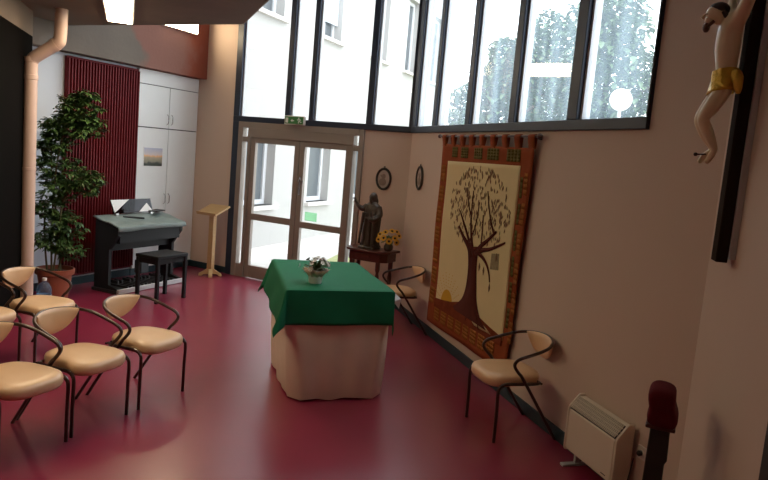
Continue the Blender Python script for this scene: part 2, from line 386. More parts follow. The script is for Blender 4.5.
# ------------------------------------------------------------------ exit sign on the beam
t = thing('exit_sign', 'green emergency exit sign above the glazed door', 'exit sign', F1.p(1.862, 0.031, 2.345), F1.ang)
MB().box(-0.172, 0.172, 0, 0.05, 0, 0.125).build('housing', 'plastic_w', t, bevel=0.006)
MB().box(-0.16, 0.16, 0.05, 0.054, 0.012, 0.113).build('panel', 'signgreen', t, smooth=0)
mb = MB()                                                   # local +x runs left in the picture
mb.box(0.10, 0.145, 0.054, 0.056, 0.025, 0.095); mb.build('door_symbol', 'signwhite', t, smooth=0); mb = MB()
ar = [(0.035, 0.05), (0.035, 0.065), (0.005, 0.065), (0.005, 0.08), (-0.025, 0.0575), (0.005, 0.035), (0.005, 0.05)]
mb.prism([(-x + 0.03, z) for x, z in ar][::-1], 0.054, 0.056, 'y'); mb.build('arrow_symbol', 'signwhite', t, smooth=0); mb = MB()
mb.prism([(-0.085 + 0.011 * math.cos(k * PI / 5), 0.094 + 0.011 * math.sin(k * PI / 5)) for k in range(10)], 0.054, 0.056, 'y')
for seg in ([(-0.088, 0.08), (-0.098, 0.055)], [(-0.098, 0.055), (-0.080, 0.042), (-0.088, 0.022)], [(-0.098, 0.055), (-0.115, 0.04), (-0.135, 0.038)], [(-0.089, 0.078), (-0.068, 0.068), (-0.058, 0.078)], [(-0.09, 0.078), (-0.112, 0.076), (-0.120, 0.06)]):
    for (x0, z0), (x1, z1) in zip(seg, seg[1:]):
        d = V((x1 - x0, z1 - z0)); nrm = V((-d.y, d.x)).normalized() * 0.0055
        mb.prism([(x0 + nrm.x, z0 + nrm.y), (x1 + nrm.x, z1 + nrm.y), (x1 - nrm.x, z1 - nrm.y), (x0 - nrm.x, z0 - nrm.y)], 0.054, 0.056, 'y')
mb.build('running_figure_symbol', 'signwhite', t, smooth=0)

# ------------------------------------------------------------------ lamps
t = thing('ceiling_lamp', 'bright rectangular ceiling lamp under the concrete gallery', 'lamp', (-2.76, 6.88, ZS), math.atan2(1.366, -0.519))
MB().box(-0.85, 0.85, -0.14, 0.14, -0.035, 0).build('housing', 'lampmetal', t, bevel=0.006)
MB().box(-0.82, 0.82, -0.12, 0.12, -0.042, -0.034).build('diffuser', 'lamp', t, smooth=0)
LP = t
c = dup(LP); c.location = V((-2.6, 3.7, ZS)); c['label'] = 'unseen extra ceiling lamp under the concrete gallery, added to light the chairs and table front'; c['group'] = 'ceiling lamps under the gallery'  # extra lamp out of view, added to light the chairs and table front
LP['group'] = 'ceiling lamps under the gallery'
t = thing('wall_lamp', 'bright wall lamp high on the red-washed beam, partly behind the gallery edge', 'lamp', F0.p(0.70, 0.20, 3.56), F0.ang)
MB().box(-0.37, 0.37, 0, 0.05, 0, 0.24).build('housing', 'lampmetal', t, bevel=0.006)
MB().box(-0.35, 0.35, 0.05, 0.058, 0.01, 0.23).build('diffuser', 'lamp', t, smooth=0)

# ------------------------------------------------------------------ downpipe
t = thing('downpipe', 'peach plastic downpipe beside the dark partition', 'pipe', (-3.835, 7.32, 0))
MB().tube([(0, 0, 0), (0, 0, 2.45)], 0.064, 20).build('lower_pipe', 'pipe', t)
MB().tube(catmull([(0, 0, 2.40), (0, 0, 2.66), (0.015, 0, 2.71), (0.055, 0.0, 2.75), (0.22, 0.02, 2.87), (0.265, 0.02, 2.905), (0.285, 0.02, 2.955), (0.295, 0.02, ZS)], 5), 0.064, 20).build('offset_bend', 'pipe', t)
for z in (2.50, 2.68): MB().lathe([(0.064, 0), (0.069, 0.004), (0.069, 0.05), (0.064, 0.054)], 20, c=(0, 0, z)).build('socket_collar', 'pipe', t)
MB().lathe([(0.064, 0), (0.068, 0.004), (0.068, 0.03), (0.064, 0.034)], 20, c=(0, 0, 1.55)).build('bracket', 'pipe', t)
MB().tube([(0.212, 0.02, 2.865), (0.25, 0.02, 2.893)], 0.069, 20).build('socket_collar', 'pipe', t)

# ------------------------------------------------------------------ red ribbed radiator, cupboard, picture
t = thing('radiator', 'tall dark red ribbed radiator behind the organ', 'radiator', F0.p(1.89, 0.001, 0.14), F0.ang)
mb = MB(); mb.box(-0.6, 0.6, 0.02, 0.05, 0, 2.765)
for k in range(26):
    x = -0.585 + 1.17 * k / 25; mb.prism([(x - 0.014, 0.05), (x + 0.014, 0.05), (x + 0.009, 0.085), (x - 0.009, 0.085)], 0.02, 2.745)
mb.build('ribbed_panel', 'red', t, smooth=0)
for z in (-0.01, 2.745): MB().box(-0.60, 0.60, 0.015, 0.055, z, z + 0.03).build('header_pipe', 'red', t, bevel=0.008)
for x in (-0.5, 0.46): MB().box(x, x + 0.04, 0, 0.02, 0.3, 2.5).build('bracket', 'red', t, smooth=0)

t = thing('built_in_cupboard', 'white built-in cupboard with four doors beside the red radiator', 'cupboard', F0.p(0.645, 0.001, 0), F0.ang)
MB().box(-0.632, 0.632, 0, 0.03, 0.10, 2.94).build('carcass', 'white', t, smooth=0)
MB().box(-0.632, 0.632, 0.0, 0.028, 0, 0.10).build('plinth', 'base', t, smooth=0)
MB().box(-0.63, 0.63, 0.03, 0.05, 2.742, 2.94).build('fascia', 'white', t, bevel=0.003)
for sx in (-1, 1):
    for z0, z1, hz in ((0.105, 2.128, 1.10), (2.142, 2.732, 2.27)):
        x0, x1 = sorted((sx * 0.005, sx * 0.63))
        d = MB().box(x0, x1, 0.03, 0.05, z0, z1).build('door', 'white', t, bevel=0.003)
        mb = MB(); xh = sx * 0.045
        mb.tube(catmull([(xh, 0.05, hz - 0.075), (xh, 0.078, hz - 0.05), (xh, 0.08, hz), (xh, 0.078, hz + 0.05), (xh, 0.05, hz + 0.075)]), 0.006, 8)
        mb.build('handle', 'chrome', d)
MB().box(-0.632, 0.632, 0.0295, 0.032, 0.1, 2.94).build('shadow_gap', 'gap', t, smooth=0)

def picture_material():
    m = mat('sunset_print', (0.3, 0.3, 0.3), 0.4)
    n = m.node_tree.nodes; l = m.node_tree.links; b = n['Principled BSDF']
    tc = [x for x in n if x.type == 'TEX_COORD'][0]; sx = n.new('ShaderNodeSeparateXYZ'); l.new(tc.outputs['Object'], sx.inputs[0])
    nz = n.new('ShaderNodeTexNoise'); nz.inputs['Scale'].default_value = 14; l.new(tc.outputs['Object'], nz.inputs['Vector'])
    ma = n.new('ShaderNodeMath'); ma.operation = 'MULTIPLY_ADD'; ma.inputs[1].default_value = 0.07; l.new(nz.outputs['Fac'], ma.inputs[0]); l.new(sx.outputs['Z'], ma.inputs[2])
    r = n.new('ShaderNodeValToRGB'); cr = r.color_ramp
    mr = n.new('ShaderNodeMapRange'); mr.inputs['From Min'].default_value = 0.03; mr.inputs['From Max'].default_value = 0.29; l.new(ma.outputs[0], mr.inputs['Value']); l.new(mr.outputs[0], r.inputs[0])
    cr.elements[0].color = (0.02, 0.03, 0.02, 1); cr.elements[1].color = (0.42, 0.44, 0.55, 1)
    for p, c in ((0.18, (0.05, 0.06, 0.05)), (0.26, (0.24, 0.23, 0.17)), (0.48, (0.40, 0.34, 0.24)), (0.56, (0.75, 0.42, 0.20)), (0.66, (0.60, 0.52, 0.50))):
        e = cr.elements.new(p); e.color = (*c, 1)
    l.new(r.outputs[0], b.inputs['Base Color']); return m
t = thing('landscape_print', 'small unframed sunset landscape print on the white cupboard door', 'picture', F0.p(0.945, 0.052, 1.585), F0.ang)
MB().box(-0.195, 0.195, 0, 0.004, -0.008, 0.268).build('sheet', 'paper', t, smooth=0)
MB().box(-0.185, 0.185, 0.004, 0.005, 0, 0.26).build('image', picture_material(), t, smooth=0)
# ------------------------------------------------------------------ chairs
def make_chair(label, loc, rz, group):
    t = thing('armchair', label, 'chair', loc, rz, group)
    r = 0.0125
    for s in (-1, 1):
        MB().tube(catmull([(s * 0.245, 0.255, 0), (s * 0.245, 0.257, 0.2), (s * 0.245, 0.262, 0.37), (s * 0.243, 0.25, 0.42), (s * 0.24, 0.20, 0.443), (s * 0.238, 0.06, 0.44), (s * 0.225, -0.06, 0.436), (s * 0.19, -0.11, 0.432)], 5), r, 10).build('leg', 'tube', t)
        MB().tube(catmull([(s * 0.25, -0.26, 0), (s * 0.2555, 0.05, 0.452), (s * 0.26, 0.115, 0.53)], 5), r, 10).build('leg', 'tube', t)
    half = [(0.26, 0.115, 0.53), (0.262, 0.152, 0.575), (0.263, 0.158, 0.608), (0.263, 0.125, 0.64), (0.262, 0.04, 0.665), (0.256, -0.05, 0.69), (0.228, -0.135, 0.715), (0.14, -0.215, 0.737), (0, -0.247, 0.745)]
    path = half + [(-x, y, z) for x, y, z in half[-2::-1]]
    MB().tube(catmull(path, 6), r, 12).build('arm_hoop', 'tube', t)
    mb = MB()
    for y in (-0.1, 0.16): mb.tube([(-0.235, y, 0.438), (0.235, y, 0.438)], 0.009, 8)
    mb.build('seat_rail', 'tube', t)
    # seat: rounded pad
    rings = []
    def ring(sc, z, n=40):
        out = []
        for k in range(n):
            a = 2 * PI * k / n; ca, sa = math.cos(a), math.sin(a); e = 2 / 3.4
            x = 0.222 * abs(ca) ** e * (1 if ca > 0 else -1); y = 0.235 * abs(sa) ** e * (1 if sa > 0 else -1)
            x *= 1.0 + 0.10 * (y / 0.235)
            out.append((x * sc, 0.082 + y * sc, z - 0.012 * max(0, y / 0.235) ** 3))
        return out
    for sc, z in ((0.86, 0.412), (0.96, 0.418), (1.0, 0.436), (1.0, 0.468), (0.97, 0.487), (0.88, 0.499), (0.7, 0.507), (0.35, 0.511)): rings.append(ring(sc, z))
    MB().loft(rings).build('seat', 'tan', t, smooth=60)
    # backrest: lens-shaped pad following the back of the hoop
    vs = []; nu, nv = 24, 8
    arc = catmull(half[4:] + [(-x, y, z) for x, y, z in half[-2:3:-1]], 24)
    L = [0]
    for a, b in zip(arc, arc[1:]): L.append(L[-1] + (b - a).length)
    def pos(u):
        d = u * L[-1]
        for i in range(len(L) - 1):
            if L[i + 1] >= d: return arc[i].lerp(arc[i + 1], (d - L[i]) / max(1e-9, L[i + 1] - L[i]))
        return arc[-1]
    rings = []
    for i in range(nu + 1):
        w = -1 + 2 * i / nu; u = 0.5 + w * 0.225
        c = pos(u); tan = (pos(min(1, u + 0.01)) - pos(max(0, u - 0.01))).normalized()
        nrm = V((-tan.y, tan.x, 0)).normalized()
        if nrm.y < 0: nrm = -nrm
        hgt = 0.005 + 0.088 * max(0, (1 - abs(w) ** 2.2)) ** 0.8; th = 0.006 + 0.016 * max(0, 1 - w * w) ** 0.6
        cc = c + V((0, 0, 0.008 - hgt)) + nrm * 0.012
        rings.append([cc + V((0, 0, hgt * math.cos(2 * PI * k / 14))) + nrm * th * math.sin(2 * PI * k / 14) for k in range(14)])
    MB().loft(rings).build('backrest', 'tan', t, smooth=60)
    return t
def face(fx, fy): return math.atan2(fy, fx) - PI / 2
def place(front_mid, f, label, group, src=None):
    f = V(f).normalized(); loc = V((*front_mid, 0)) - V((f.x, f.y, 0)) * 0.252
    if src is None: return make_chair(label, loc, face(f.x, f.y), group)
    c = dup(src); c.location = loc; c.rotation_euler = (0, 0, face(f.x, f.y)); c['label'] = label; c['group'] = group; return c
G1 = 'tan tube-framed chairs set out in two rows'; G2 = 'tan tube-framed chairs along the right wall'
ch = place((-1.63, 5.15), (0.916, -0.40), 'tan armchair at the right end of the front row, nearest the altar', G1)
place((-1.872, 4.587), (0.916, -0.40), 'tan armchair in the middle of the front row', G1, ch)
place((-2.072, 4.07), (0.916, -0.40), 'tan armchair at the left of the front row, cut by the picture edge', G1, ch)
place((-2.83, 5.92), (0.955, -0.295), 'tan armchair in the back row in front of the potted plant', G1, ch)
place((-3.10, 5.41), (0.93, -0.36), 'armchair of the back row of which mostly the dark arm shows at the left edge', G1, ch)
place((0.865, 5.11), (-0.95, -0.31), 'tan armchair standing beside the tree tapestry, nearer than it', G2, ch)
place((0.02, 7.88), (-0.95, -0.31), 'tan armchair half hidden behind the green-covered altar table', G2, ch)

# ------------------------------------------------------------------ altar cloths, flower pot
NL, NR, BR, BL = V((-0.715, 5.23)), V((0.120, 5.52)), V((-0.255, 6.80)), V((-1.06, 6.60))
bNL, bNR, bBR, bBL = V((-0.66, 5.33)), V((0.108, 5.60)), V((-0.25, 6.62)), V((-1.0, 6.40))
ZTOP = 0.945
def bil(a, b, c, d, u, v): return (a * (1 - u) + b * u) * (1 - v) + (d * (1 - u) + c * u) * v
def outline(q, n=24, rad=0.06):
    pts = []; a, b, c, d = q
    side = []
    for p0, p1 in ((a, b), (b, c), (c, d), (d, a)):
        dd = (p1 - p0).normalized(); ln = (p1 - p0).length
        for k in range(n): side.append(p0 + dd * (rad + (ln - 2 * rad) * k / (n - 1)))
    return side
top = outline([NL * .97 + (NL + BR) * .015, NR * .97 + (NR + BL) * .015, BR * .97 + (NL + BR) * .015, BL * .97 + (NR + BL) * .015])
bot = outline([bNL, bNR, bBR, bBL], rad=0.10)
cen = (NL + NR + BR + BL) / 4
rings = []
for i in range(11):
    w = i / 10; r = []
    for k, (a, b) in enumerate(zip(bot, top)):
        p = b * w ** 0.8 + a * (1 - w ** 0.8); out = (p - cen).normalized()
        amp = 0.006 * (1 - w) + 0.002
        p = p + out * (amp * math.sin(k * 0.85) + amp * 0.8 * math.sin(k * 0.37 + 1) + 0.02 * math.sin(PI * w))
        zz = 0.004 + (0.915) * w + (0.008 * math.sin(k * 0.5) + 0.008 if i == 0 else 0)
        r.append((p.x, p.y, zz))
    rings.append(r)
t = thing('white_tablecloth', 'cream floor-length cloth wrapped round the altar table', 'tablecloth', (cen.x, cen.y, 0))
mbx = Matrix.Translation((-cen.x, -cen.y, 0))
MB().loft(rings).build('drape', 'cream', t, smooth=60, mx=mbx)
mb = MB(); mb.add([(0.085, 5.72, 0.925), (0.187, 5.72, 0.842), (0.177, 5.73, 0.754), (0.085, 5.74, 0.85), (0.13, 5.66, 0.83)], [(0, 4, 1), (4, 2, 1), (0, 3, 4), (3, 2, 4)])
x = mb.build('cloth_corner', 'paper', t, smooth=0, mx=mbx, solid=0.004); x['label'] = 'white folded corner sticking out at the right'

OV = 0.285
W_, D_ = ((NR - NL).length + (BR - BL).length) / 2, ((BL - NL).length + (BR - NR).length) / 2
def cloth(u, v):
    X = -OV + (W_ + 2 * OV) * u; Y = -OV + (D_ + 2 * OV) * v
    cx, cy = min(max(X, 0), W_), min(max(Y, 0), D_); dx, dy = X - cx, Y - cy
    p = bil(NL, NR, BR, BL, cx / W_, cy / D_)
    ux = (NR - NL).normalized(); uy = (BL - NL).normalized()
    r = math.hypot(dx, dy)
    z = ZTOP + 0.002 * math.sin(9 * X) * math.sin(7 * Y)
    if r > 1e-6:
        dirv = (ux * dx + uy * dy).normalized()
        corner = abs(2 * dx * dy) / (r * r)
        left = max(0, -dx) / r; near = max(0, -dy) / r
        right = max(0, dx) / r
        flare = 0.008 + r * (0.02 + 0.24 * corner ** 1.5 * (1 if right == 0 else 0.1) + 0.20 * left * (1 - near))
        flare += 0.010 * (r / OV) * math.sin(X * 11 + Y * 9)
        p = p + dirv * flare
        dr = r if r < OV else OV + (r - OV) * 0.75
        z = ZTOP - math.sqrt(max(dr * dr - (flare * 0.7) ** 2, 0)) if dr > 0.02 else ZTOP - dr * 0.8
        z -= 0.0
    return (p.x, p.y, z)
o = MB().grid(cloth, 64, 84).build('green_tablecloth', 'green', None, smooth=70, solid=0.004, mx=Matrix.Translation((-cen.x, -cen.y, 0)))
o.location = (cen.x, cen.y, 0); tag(o, 'plain green overlay cloth spread over the altar table', 'tablecloth')

t = thing('flower_pot', 'small paper-wrapped pot of white flowers on the green cloth', 'plant', (-0.535, 5.56, ZTOP + 0.004))
MB().lathe([(0.050, 0), (0.054, 0.01), (0.064, 0.09), (0.072, 0.108), (0.066, 0.108), (0.058, 0.085)], 28).build('pot', 'paper', t)
mb = MB(); n = 36
mb.loft([[((0.060 + 0.016 * i + (0.014 * i * (0.4 + 0.6 * math.sin(k * 2.1)))) * math.cos(2 * PI * k / n), (0.060 + 0.016 * i + (0.014 * i * (0.4 + 0.6 * math.sin(k * 2.1)))) * math.sin(2 * PI * k / n), 0.062 + 0.026 * i + 0.006 * math.sin(k * 1.7)) for k in range(n)] for i in range(3)], caps=False)
x = mb.build('paper_collar', 'wrap', t, solid=0.002); x['label'] = 'peach paper collar'
def leaf_shape(mb, base, d, up, ln, wd, droop=0.2, fold=0.15):
    d = V(d).normalized(); up = V(up); s = d.cross(up)
    if s.length < 1e-3: s = d.cross(V((1, 0, 0)))
    s.normalize(); nn = s.cross(d).normalized(); b = V(base)
    P = [b, b + d * ln * .35 + s * wd * .5 + nn * wd * fold, b + d * ln * .75 + s * wd * .36 + nn * (wd * fold - droop * ln * .35), b + d * ln - nn * droop * ln,
         b + d * ln * .75 - s * wd * .36 + nn * (wd * fold - droop * ln * .35), b + d * ln * .35 - s * wd * .5 + nn * wd * fold, b + d * ln * .4 , b + d * ln * .75 - nn * droop * ln * .4]
    mb.add(P, [(0, 1, 6), (1, 2, 7, 6), (2, 3, 7), (3, 4, 7), (4, 5, 6, 7), (5, 0, 6)])
mb = MB()
for k in range(70):
    a = rnd.uniform(0, 2 * PI); el = rnd.uniform(-0.1, 1.3)
    d = V((math.cos(a) * math.cos(el), math.sin(a) * math.cos(el), math.sin(el)))
    leaf_shape(mb, V((0, 0, 0.10)) + d * rnd.uniform(0.0, 0.06), d, (0, 0, 1), rnd.uniform(0.05, 0.085), 0.034)
mb.build('foliage', 'leaf', t, normals=False)
for k in range(30):
    a = rnd.uniform(0, 2 * PI); el = rnd.uniform(0.15, 1.5); R_ = rnd.uniform(0.10, 0.135)
    d = V((math.cos(a) * math.cos(el), math.sin(a) * math.cos(el), math.sin(el) * 0.85))
    mb = MB(); c = V((0, 0, 0.11)) + d * R_
    s1 = d.cross(V((0, 0, 1))).normalized() if abs(d.z) < .98 else V((1, 0, 0)); s2 = d.cross(s1)
    for j in range(6): 
        dd = s1 * math.cos(j * PI / 3) + s2 * math.sin(j * PI / 3); leaf_shape(mb, c, dd + d * 0.5, d, 0.024, 0.018, 0.1)
    mb.ball(c + d * 0.005, 0.006, 4)
    mb.build('blossom', 'petal_w', t, normals=False)

# ------------------------------------------------------------------ digital organ, bench
t = thing('organ', 'black digital organ console with a grey dust cover by the left wall', 'organ', F0.p(1.745, 0.50, 0), F0.ang)
XL = 0.54
for x in (-0.63, XL - 0.025): MB().prism([(-0.10, 0.0), (0.30, 0.0), (0.30, 0.06), (0.14, 0.10), (0.14, 0.55), (0.28, 0.74), (0.28, 0.83), (-0.10, 0.93)], x - 0.025, x + 0.025, 'x').build('side_panel', 'black', t, bevel=0.004)
MB().box(-0.605, XL - 0.05, 0.06, 0.09, 0.52, 0.80).build('knee_panel', 'black', t, smooth=0)
MB().prism([(-0.10, 0.64), (0.27, 0.64), (0.27, 0.83), (-0.10, 0.92)], -0.605, XL - 0.05, 'x').build('keyboard_case', 'black', t, smooth=0)
MB().box(-0.66, XL + 0.02, -0.12, 0.31, 0, 0.045).build('base_board', 'blackmat', t, bevel=0.006)
mb = MB()
for k in range(13): x = -0.50 + 0.07 * k; mb.box(x - 0.014, x + 0.014, -0.05, 0.29, 0.045, 0.075)
for k in (0, 1, 3, 4, 5, 7, 8, 10, 11): x = -0.465 + 0.07 * k; mb.box(x - 0.012, x + 0.012, -0.05, 0.08, 0.045, 0.11)
mb.box(-0.53, 0.38, -0.06, 0.0, 0.04, 0.06)
mb.build('pedal_board', 'blackmat', t, bevel=0.003)
MB().box(-0.22, -0.07, -0.02, 0.10, 0.16, 0.34).build('expression_pedal', 'blackmat', t, bevel=0.01)
MB().box(-0.66, XL + 0.02, 0.31, 0.345, 0.005, 0.065).build('base_rail', 'grey', t, bevel=0.006)
def lid(u, v):
    x = -0.67 + (XL + 0.70) * u; y = -0.12 + 0.45 * v; z = 0.955 - 0.10 * v
    z += 0.005 * math.sin(9 * x + 5 * y) * math.sin(4 * x) + 0.004 * math.sin(23 * y + 7 * x) + 0.004 * max(0, math.sin(6 * x - 11 * y)) ** 4
    if v > 0.98: z -= 0.05
    return (x, min(y, 0.325), z)
MB().grid(lid, 60, 30).build('dust_cover', 'greylid', t, smooth=50, solid=0.012)
mx = Matrix.Translation((-0.06, -0.06, 0.978)) @ Matrix.Rotation(math.radians(18), 4, 'X')
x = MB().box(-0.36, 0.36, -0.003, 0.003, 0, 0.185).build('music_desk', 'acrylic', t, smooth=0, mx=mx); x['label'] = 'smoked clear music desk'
for cx in (-0.34, 0.28): MB().box(cx - 0.02, cx + 0.02, -0.01, 0.03, 0.955, 0.985).build('desk_clip', 'chrome', t, smooth=0, mx=Matrix.Translation((-0.02, -0.05, 0.0)))
MB().tube([(0.2, 0.02, 0.945), (-0.05, 0.14, 0.925)], 0.012, 8).build('cover_fold', 'blackmat', t)
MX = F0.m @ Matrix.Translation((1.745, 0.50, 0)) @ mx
o = MB().prism([(0.36, 0.18), (0.04, 0.18), (0.33, 0.008)], 0.0045, 0.0065, 'y').build('desk_reflection', 'paper', smooth=0); o.matrix_world = MX  # white triangles on the desk stand in for reflections of the window
tag(o, 'white triangle painted as a window reflection at the left of the smoked music desk', 'painted reflection')
o = MB().prism([(-0.10, 0.006), (-0.36, 0.006), (-0.27, 0.125)], 0.0045, 0.0065, 'y').build('desk_reflection', 'paper', smooth=0); o.matrix_world = MX
tag(o, 'white triangle painted as a window reflection at the right of the smoked music desk', 'painted reflection')
o = MB().box(-0.13, 0.13, -0.07, 0.07, 0, 0.014).build('folder', 'blackmat', bevel=0.004)
o.matrix_world = F0.m @ Matrix.Translation((1.27, 0.46, 0.984)) @ Matrix.Rotation(0.3, 4, 'Z'); tag(o, 'small black folder lying on the right of the organ top', 'folder')

t = thing('organ_bench', 'black organ bench with four legs in front of the console', 'bench', (-2.745, 8.47, 0), F0.ang)
MB().box(-0.27, 0.27, -0.18, 0.18, 0.545, 0.585).build('seat', 'black', t, bevel=0.006)
for sx in (-1, 1):
    for sy in (-1, 1): MB().box(sx * 0.245 - 0.02, sx * 0.245 + 0.02, sy * 0.155 - 0.02, sy * 0.155 + 0.02, 0, 0.545).build('leg', 'black', t, bevel=0.003)
mb = MB(); mb.box(-0.225, 0.225, 0.14, 0.16, 0.48, 0.545); mb.box(-0.225, 0.225, -0.16, -0.14, 0.48, 0.545)
for sx in (-1, 1): mb.box(sx * 0.245 - 0.01, sx * 0.245 + 0.01, -0.135, 0.135, 0.48, 0.545)
mb.build('apron', 'black', t, smooth=0)

# ------------------------------------------------------------------ lectern
t = thing('lectern', 'slim light oak lectern with a sloping top beside the glazed door', 'lectern', (-2.575, 10.20, 0), F1.ang)
mb = MB(); mb.box(-0.045, 0.045, -0.035, 0.035, 0.04, 0.97); mb.build('post', 'pine', t, bevel=0.006)
for k in range(2):
    prof = [(-0.17, 0.0), (-0.13, 0.0), (-0.10, 0.028), (0.10, 0.028), (0.13, 0.0), (0.17, 0.0), (0.165, 0.035), (0.10, 0.075), (0.05, 0.11), (-0.05, 0.11), (-0.10, 0.075), (-0.165, 0.035)]
    MB().prism(prof, -0.027, 0.027, 'y').build('foot', 'pine', t, bevel=0.004, mx=Matrix.Rotation(PI / 4 + k * PI / 2, 4, 'Z') @ Matrix.Translation((0, 0, 0.0 + 0.001 * k)))
mx = Matrix.Translation((0, 0.0, 1.0)) @ Matrix.Rotation(math.radians(-22), 4, 'X')
MB().box(-0.19, 0.19, -0.165, 0.165, -0.012, 0.014).build('sloping_top', 'pine', t, bevel=0.004, mx=mx)
MB().box(-0.19, 0.19, 0.15, 0.165, 0.014, 0.034).build('book_ledge', 'pine', t, bevel=0.003, mx=mx)

# ------------------------------------------------------------------ big potted plant, water bottle
t = thing('potted_plant', 'tall leafy green pot plant in a terracotta pot by the downpipe', 'plant', (-3.87, 8.02, 0))
mb = MB(); prof = [(0.135, 0.0), (0.145, 0.01), (0.19, 0.30), (0.215, 0.31), (0.22, 0.37), (0.20, 0.372), (0.185, 0.31)]
n = 48
mb.loft([[((r * (1 + (0.012 * math.cos(24 * 2 * PI * k / n) if 0.005 < z < 0.305 else 0))) * math.cos(2 * PI * k / n), r * math.sin(2 * PI * k / n), z) for k in range(n)] for r, z in prof])
mb.build('pot', 'terracotta', t)
MB().lathe([(0.183, 0.30), (0.183, 0.325), (0.05, 0.335)], 24).build('soil', 'soil', t)
to = V((-3.87, 8.02, 0))
# axes: s0 to the right in view, along W0 depth
cl = []                                            # (offset to the right, depth, height, radius x, radius z, leaves)
stems = [[(-0.04, 0, 0.3), (-0.06, 0.02, 0.9), (-0.02, 0, 1.5), (0.06, 0, 2.0), (0.13, 0, 2.35)], [(0.05, 0.03, 0.3), (0.02, 0.05, 0.8), (-0.06, 0.02, 1.3), (-0.08, 0, 1.8)], [(0.0, -0.05, 0.3), (0.06, -0.06, 0.8), (0.10, -0.03, 1.2), (0.26, 0.0, 1.5)], [(-0.08, -0.02, 0.3), (-0.13, 0, 0.7), (-0.14, 0, 1.1)], [(0.03, 0.0, 0.3), (0.10, 0.02, 0.7), (0.12, 0.02, 1.0)]]
mb = MB()
for st in stems: mb.tube(catmull(st, 6), [0.012 - 0.0002 * i for i in range(len(catmull(st, 6)))], 8)
for st in stems[:3]:
    for q in range(8):
        pp = catmull(st, 6); i = rnd.randrange(len(pp) // 3, len(pp)); a = rnd.uniform(0, 2 * PI)
        mb.tube([pp[i], pp[i] + V((0.15 * math.cos(a), 0.12 * math.sin(a), 0.05))], 0.004, 5)
mb.build('stems', 'stem', t)
mb = MB()
blobs = [(0.22, 0, 2.22, 0.29, 0.20, 70), (0.05, 0, 2.02, 0.30, 0.17, 60), (0.33, 0, 2.06, 0.20, 0.16, 34), (0.30, 0, 2.40, 0.15, 0.09, 16), (-0.02, 0, 1.85, 0.20, 0.15, 26), (-0.10, 0, 1.55, 0.19, 0.16, 34), (0.0, 0, 1.32, 0.22, 0.16, 38), (0.36, 0, 1.42, 0.17, 0.16, 40), (0.2, 0, 1.6, 0.1, 0.14, 12), (-0.07, 0, 1.08, 0.24, 0.15, 40), (0.09, 0, 0.88, 0.25, 0.16, 44), (-0.05, 0, 0.68, 0.26, 0.15, 40), (0.16, 0, 0.60, 0.18, 0.12, 20), (-0.12, 0, 1.8, 0.12, 0.1, 10)]
for (ox, oy, oz, rx, rz_, nn_) in blobs:
    for k in range(int(nn_ * 2.0)):
        while True:
            p = V((rnd.uniform(-1, 1), rnd.uniform(-1, 1), rnd.uniform(-1, 1)))
            if p.length < 1: break
        c = V((ox + p.x * rx, oy + p.y * 0.16, oz + p.z * rz_))
        a = rnd.uniform(0, 2 * PI); tilt = rnd.uniform(-0.5, 0.35)
        ax = V((math.cos(a), math.sin(a), tilt)).normalized()
        for j in range(5):                          # a whorl of drooping leaflets
            b = (j - 2) * 0.62
            d = V((math.cos(a + b), math.sin(a + b), tilt - 0.1 + rnd.uniform(-.5, .4)))
            leaf_shape(mb, c, d, (0, 0, 1), rnd.uniform(0.06, 0.10), rnd.uniform(0.03, 0.045), 0.15)
mb.build('foliage', 'leaf', t, normals=False)
t = thing('water_bottle', 'clear plastic water bottle on the floor behind the back row chair', 'bottle', (-3.76, 7.55, 0))
MB().lathe([(0.07, 0), (0.078, 0.01), (0.078, 0.08), (0.073, 0.09), (0.078, 0.10), (0.078, 0.17), (0.073, 0.18), (0.078, 0.19), (0.075, 0.24), (0.045, 0.285), (0.022, 0.30), (0.022, 0.32)], 20).build('body', 'water', t)
MB().lathe([(0.025, 0.318), (0.025, 0.345), (0.02, 0.348)], 16).build('cap', 'plastic_w', t)
MB().lathe([(0.0795, 0.11), (0.0795, 0.16)], 20, caps=False).build('label_band', 'shutter', t)

# ------------------------------------------------------------------ console table, statue, flowers
TC = V((-0.16, 8.66, 0)); TA = F1.ang
t = thing('console_table', 'dark red wooden console table in the corner under the statue', 'table', TC, TA)
top_o = [(-0.34, -0.17), (0.31, -0.17), (0.31, 0.10), (0.24, 0.19), (0.08, 0.22), (-0.08, 0.22), (-0.26, 0.19), (-0.34, 0.10)]
MB().prism(top_o, 0.815, 0.845).build('table_top', 'mahog', t, bevel=0.008)
MB().prism([(x * 0.88, y * 0.84) for x, y in top_o], 0.70, 0.815).build('apron', 'mahog', t, bevel=0.004)
for x, y in ((-0.24, -0.12), (0.24, -0.12), (-0.19, 0.12), (0.19, 0.12)):
    MB().lathe([(0.016, 0), (0.024, 0.02), (0.016, 0.05), (0.022, 0.25), (0.028, 0.50), (0.018, 0.56), (0.03, 0.60), (0.03, 0.71)], 14, c=(x, y, 0)).build('leg', 'mahog', t)
MB().box(-0.10, 0.10, 0.186, 0.196, 0.735, 0.79).build('drawer_front', 'mahog', t, bevel=0.004)

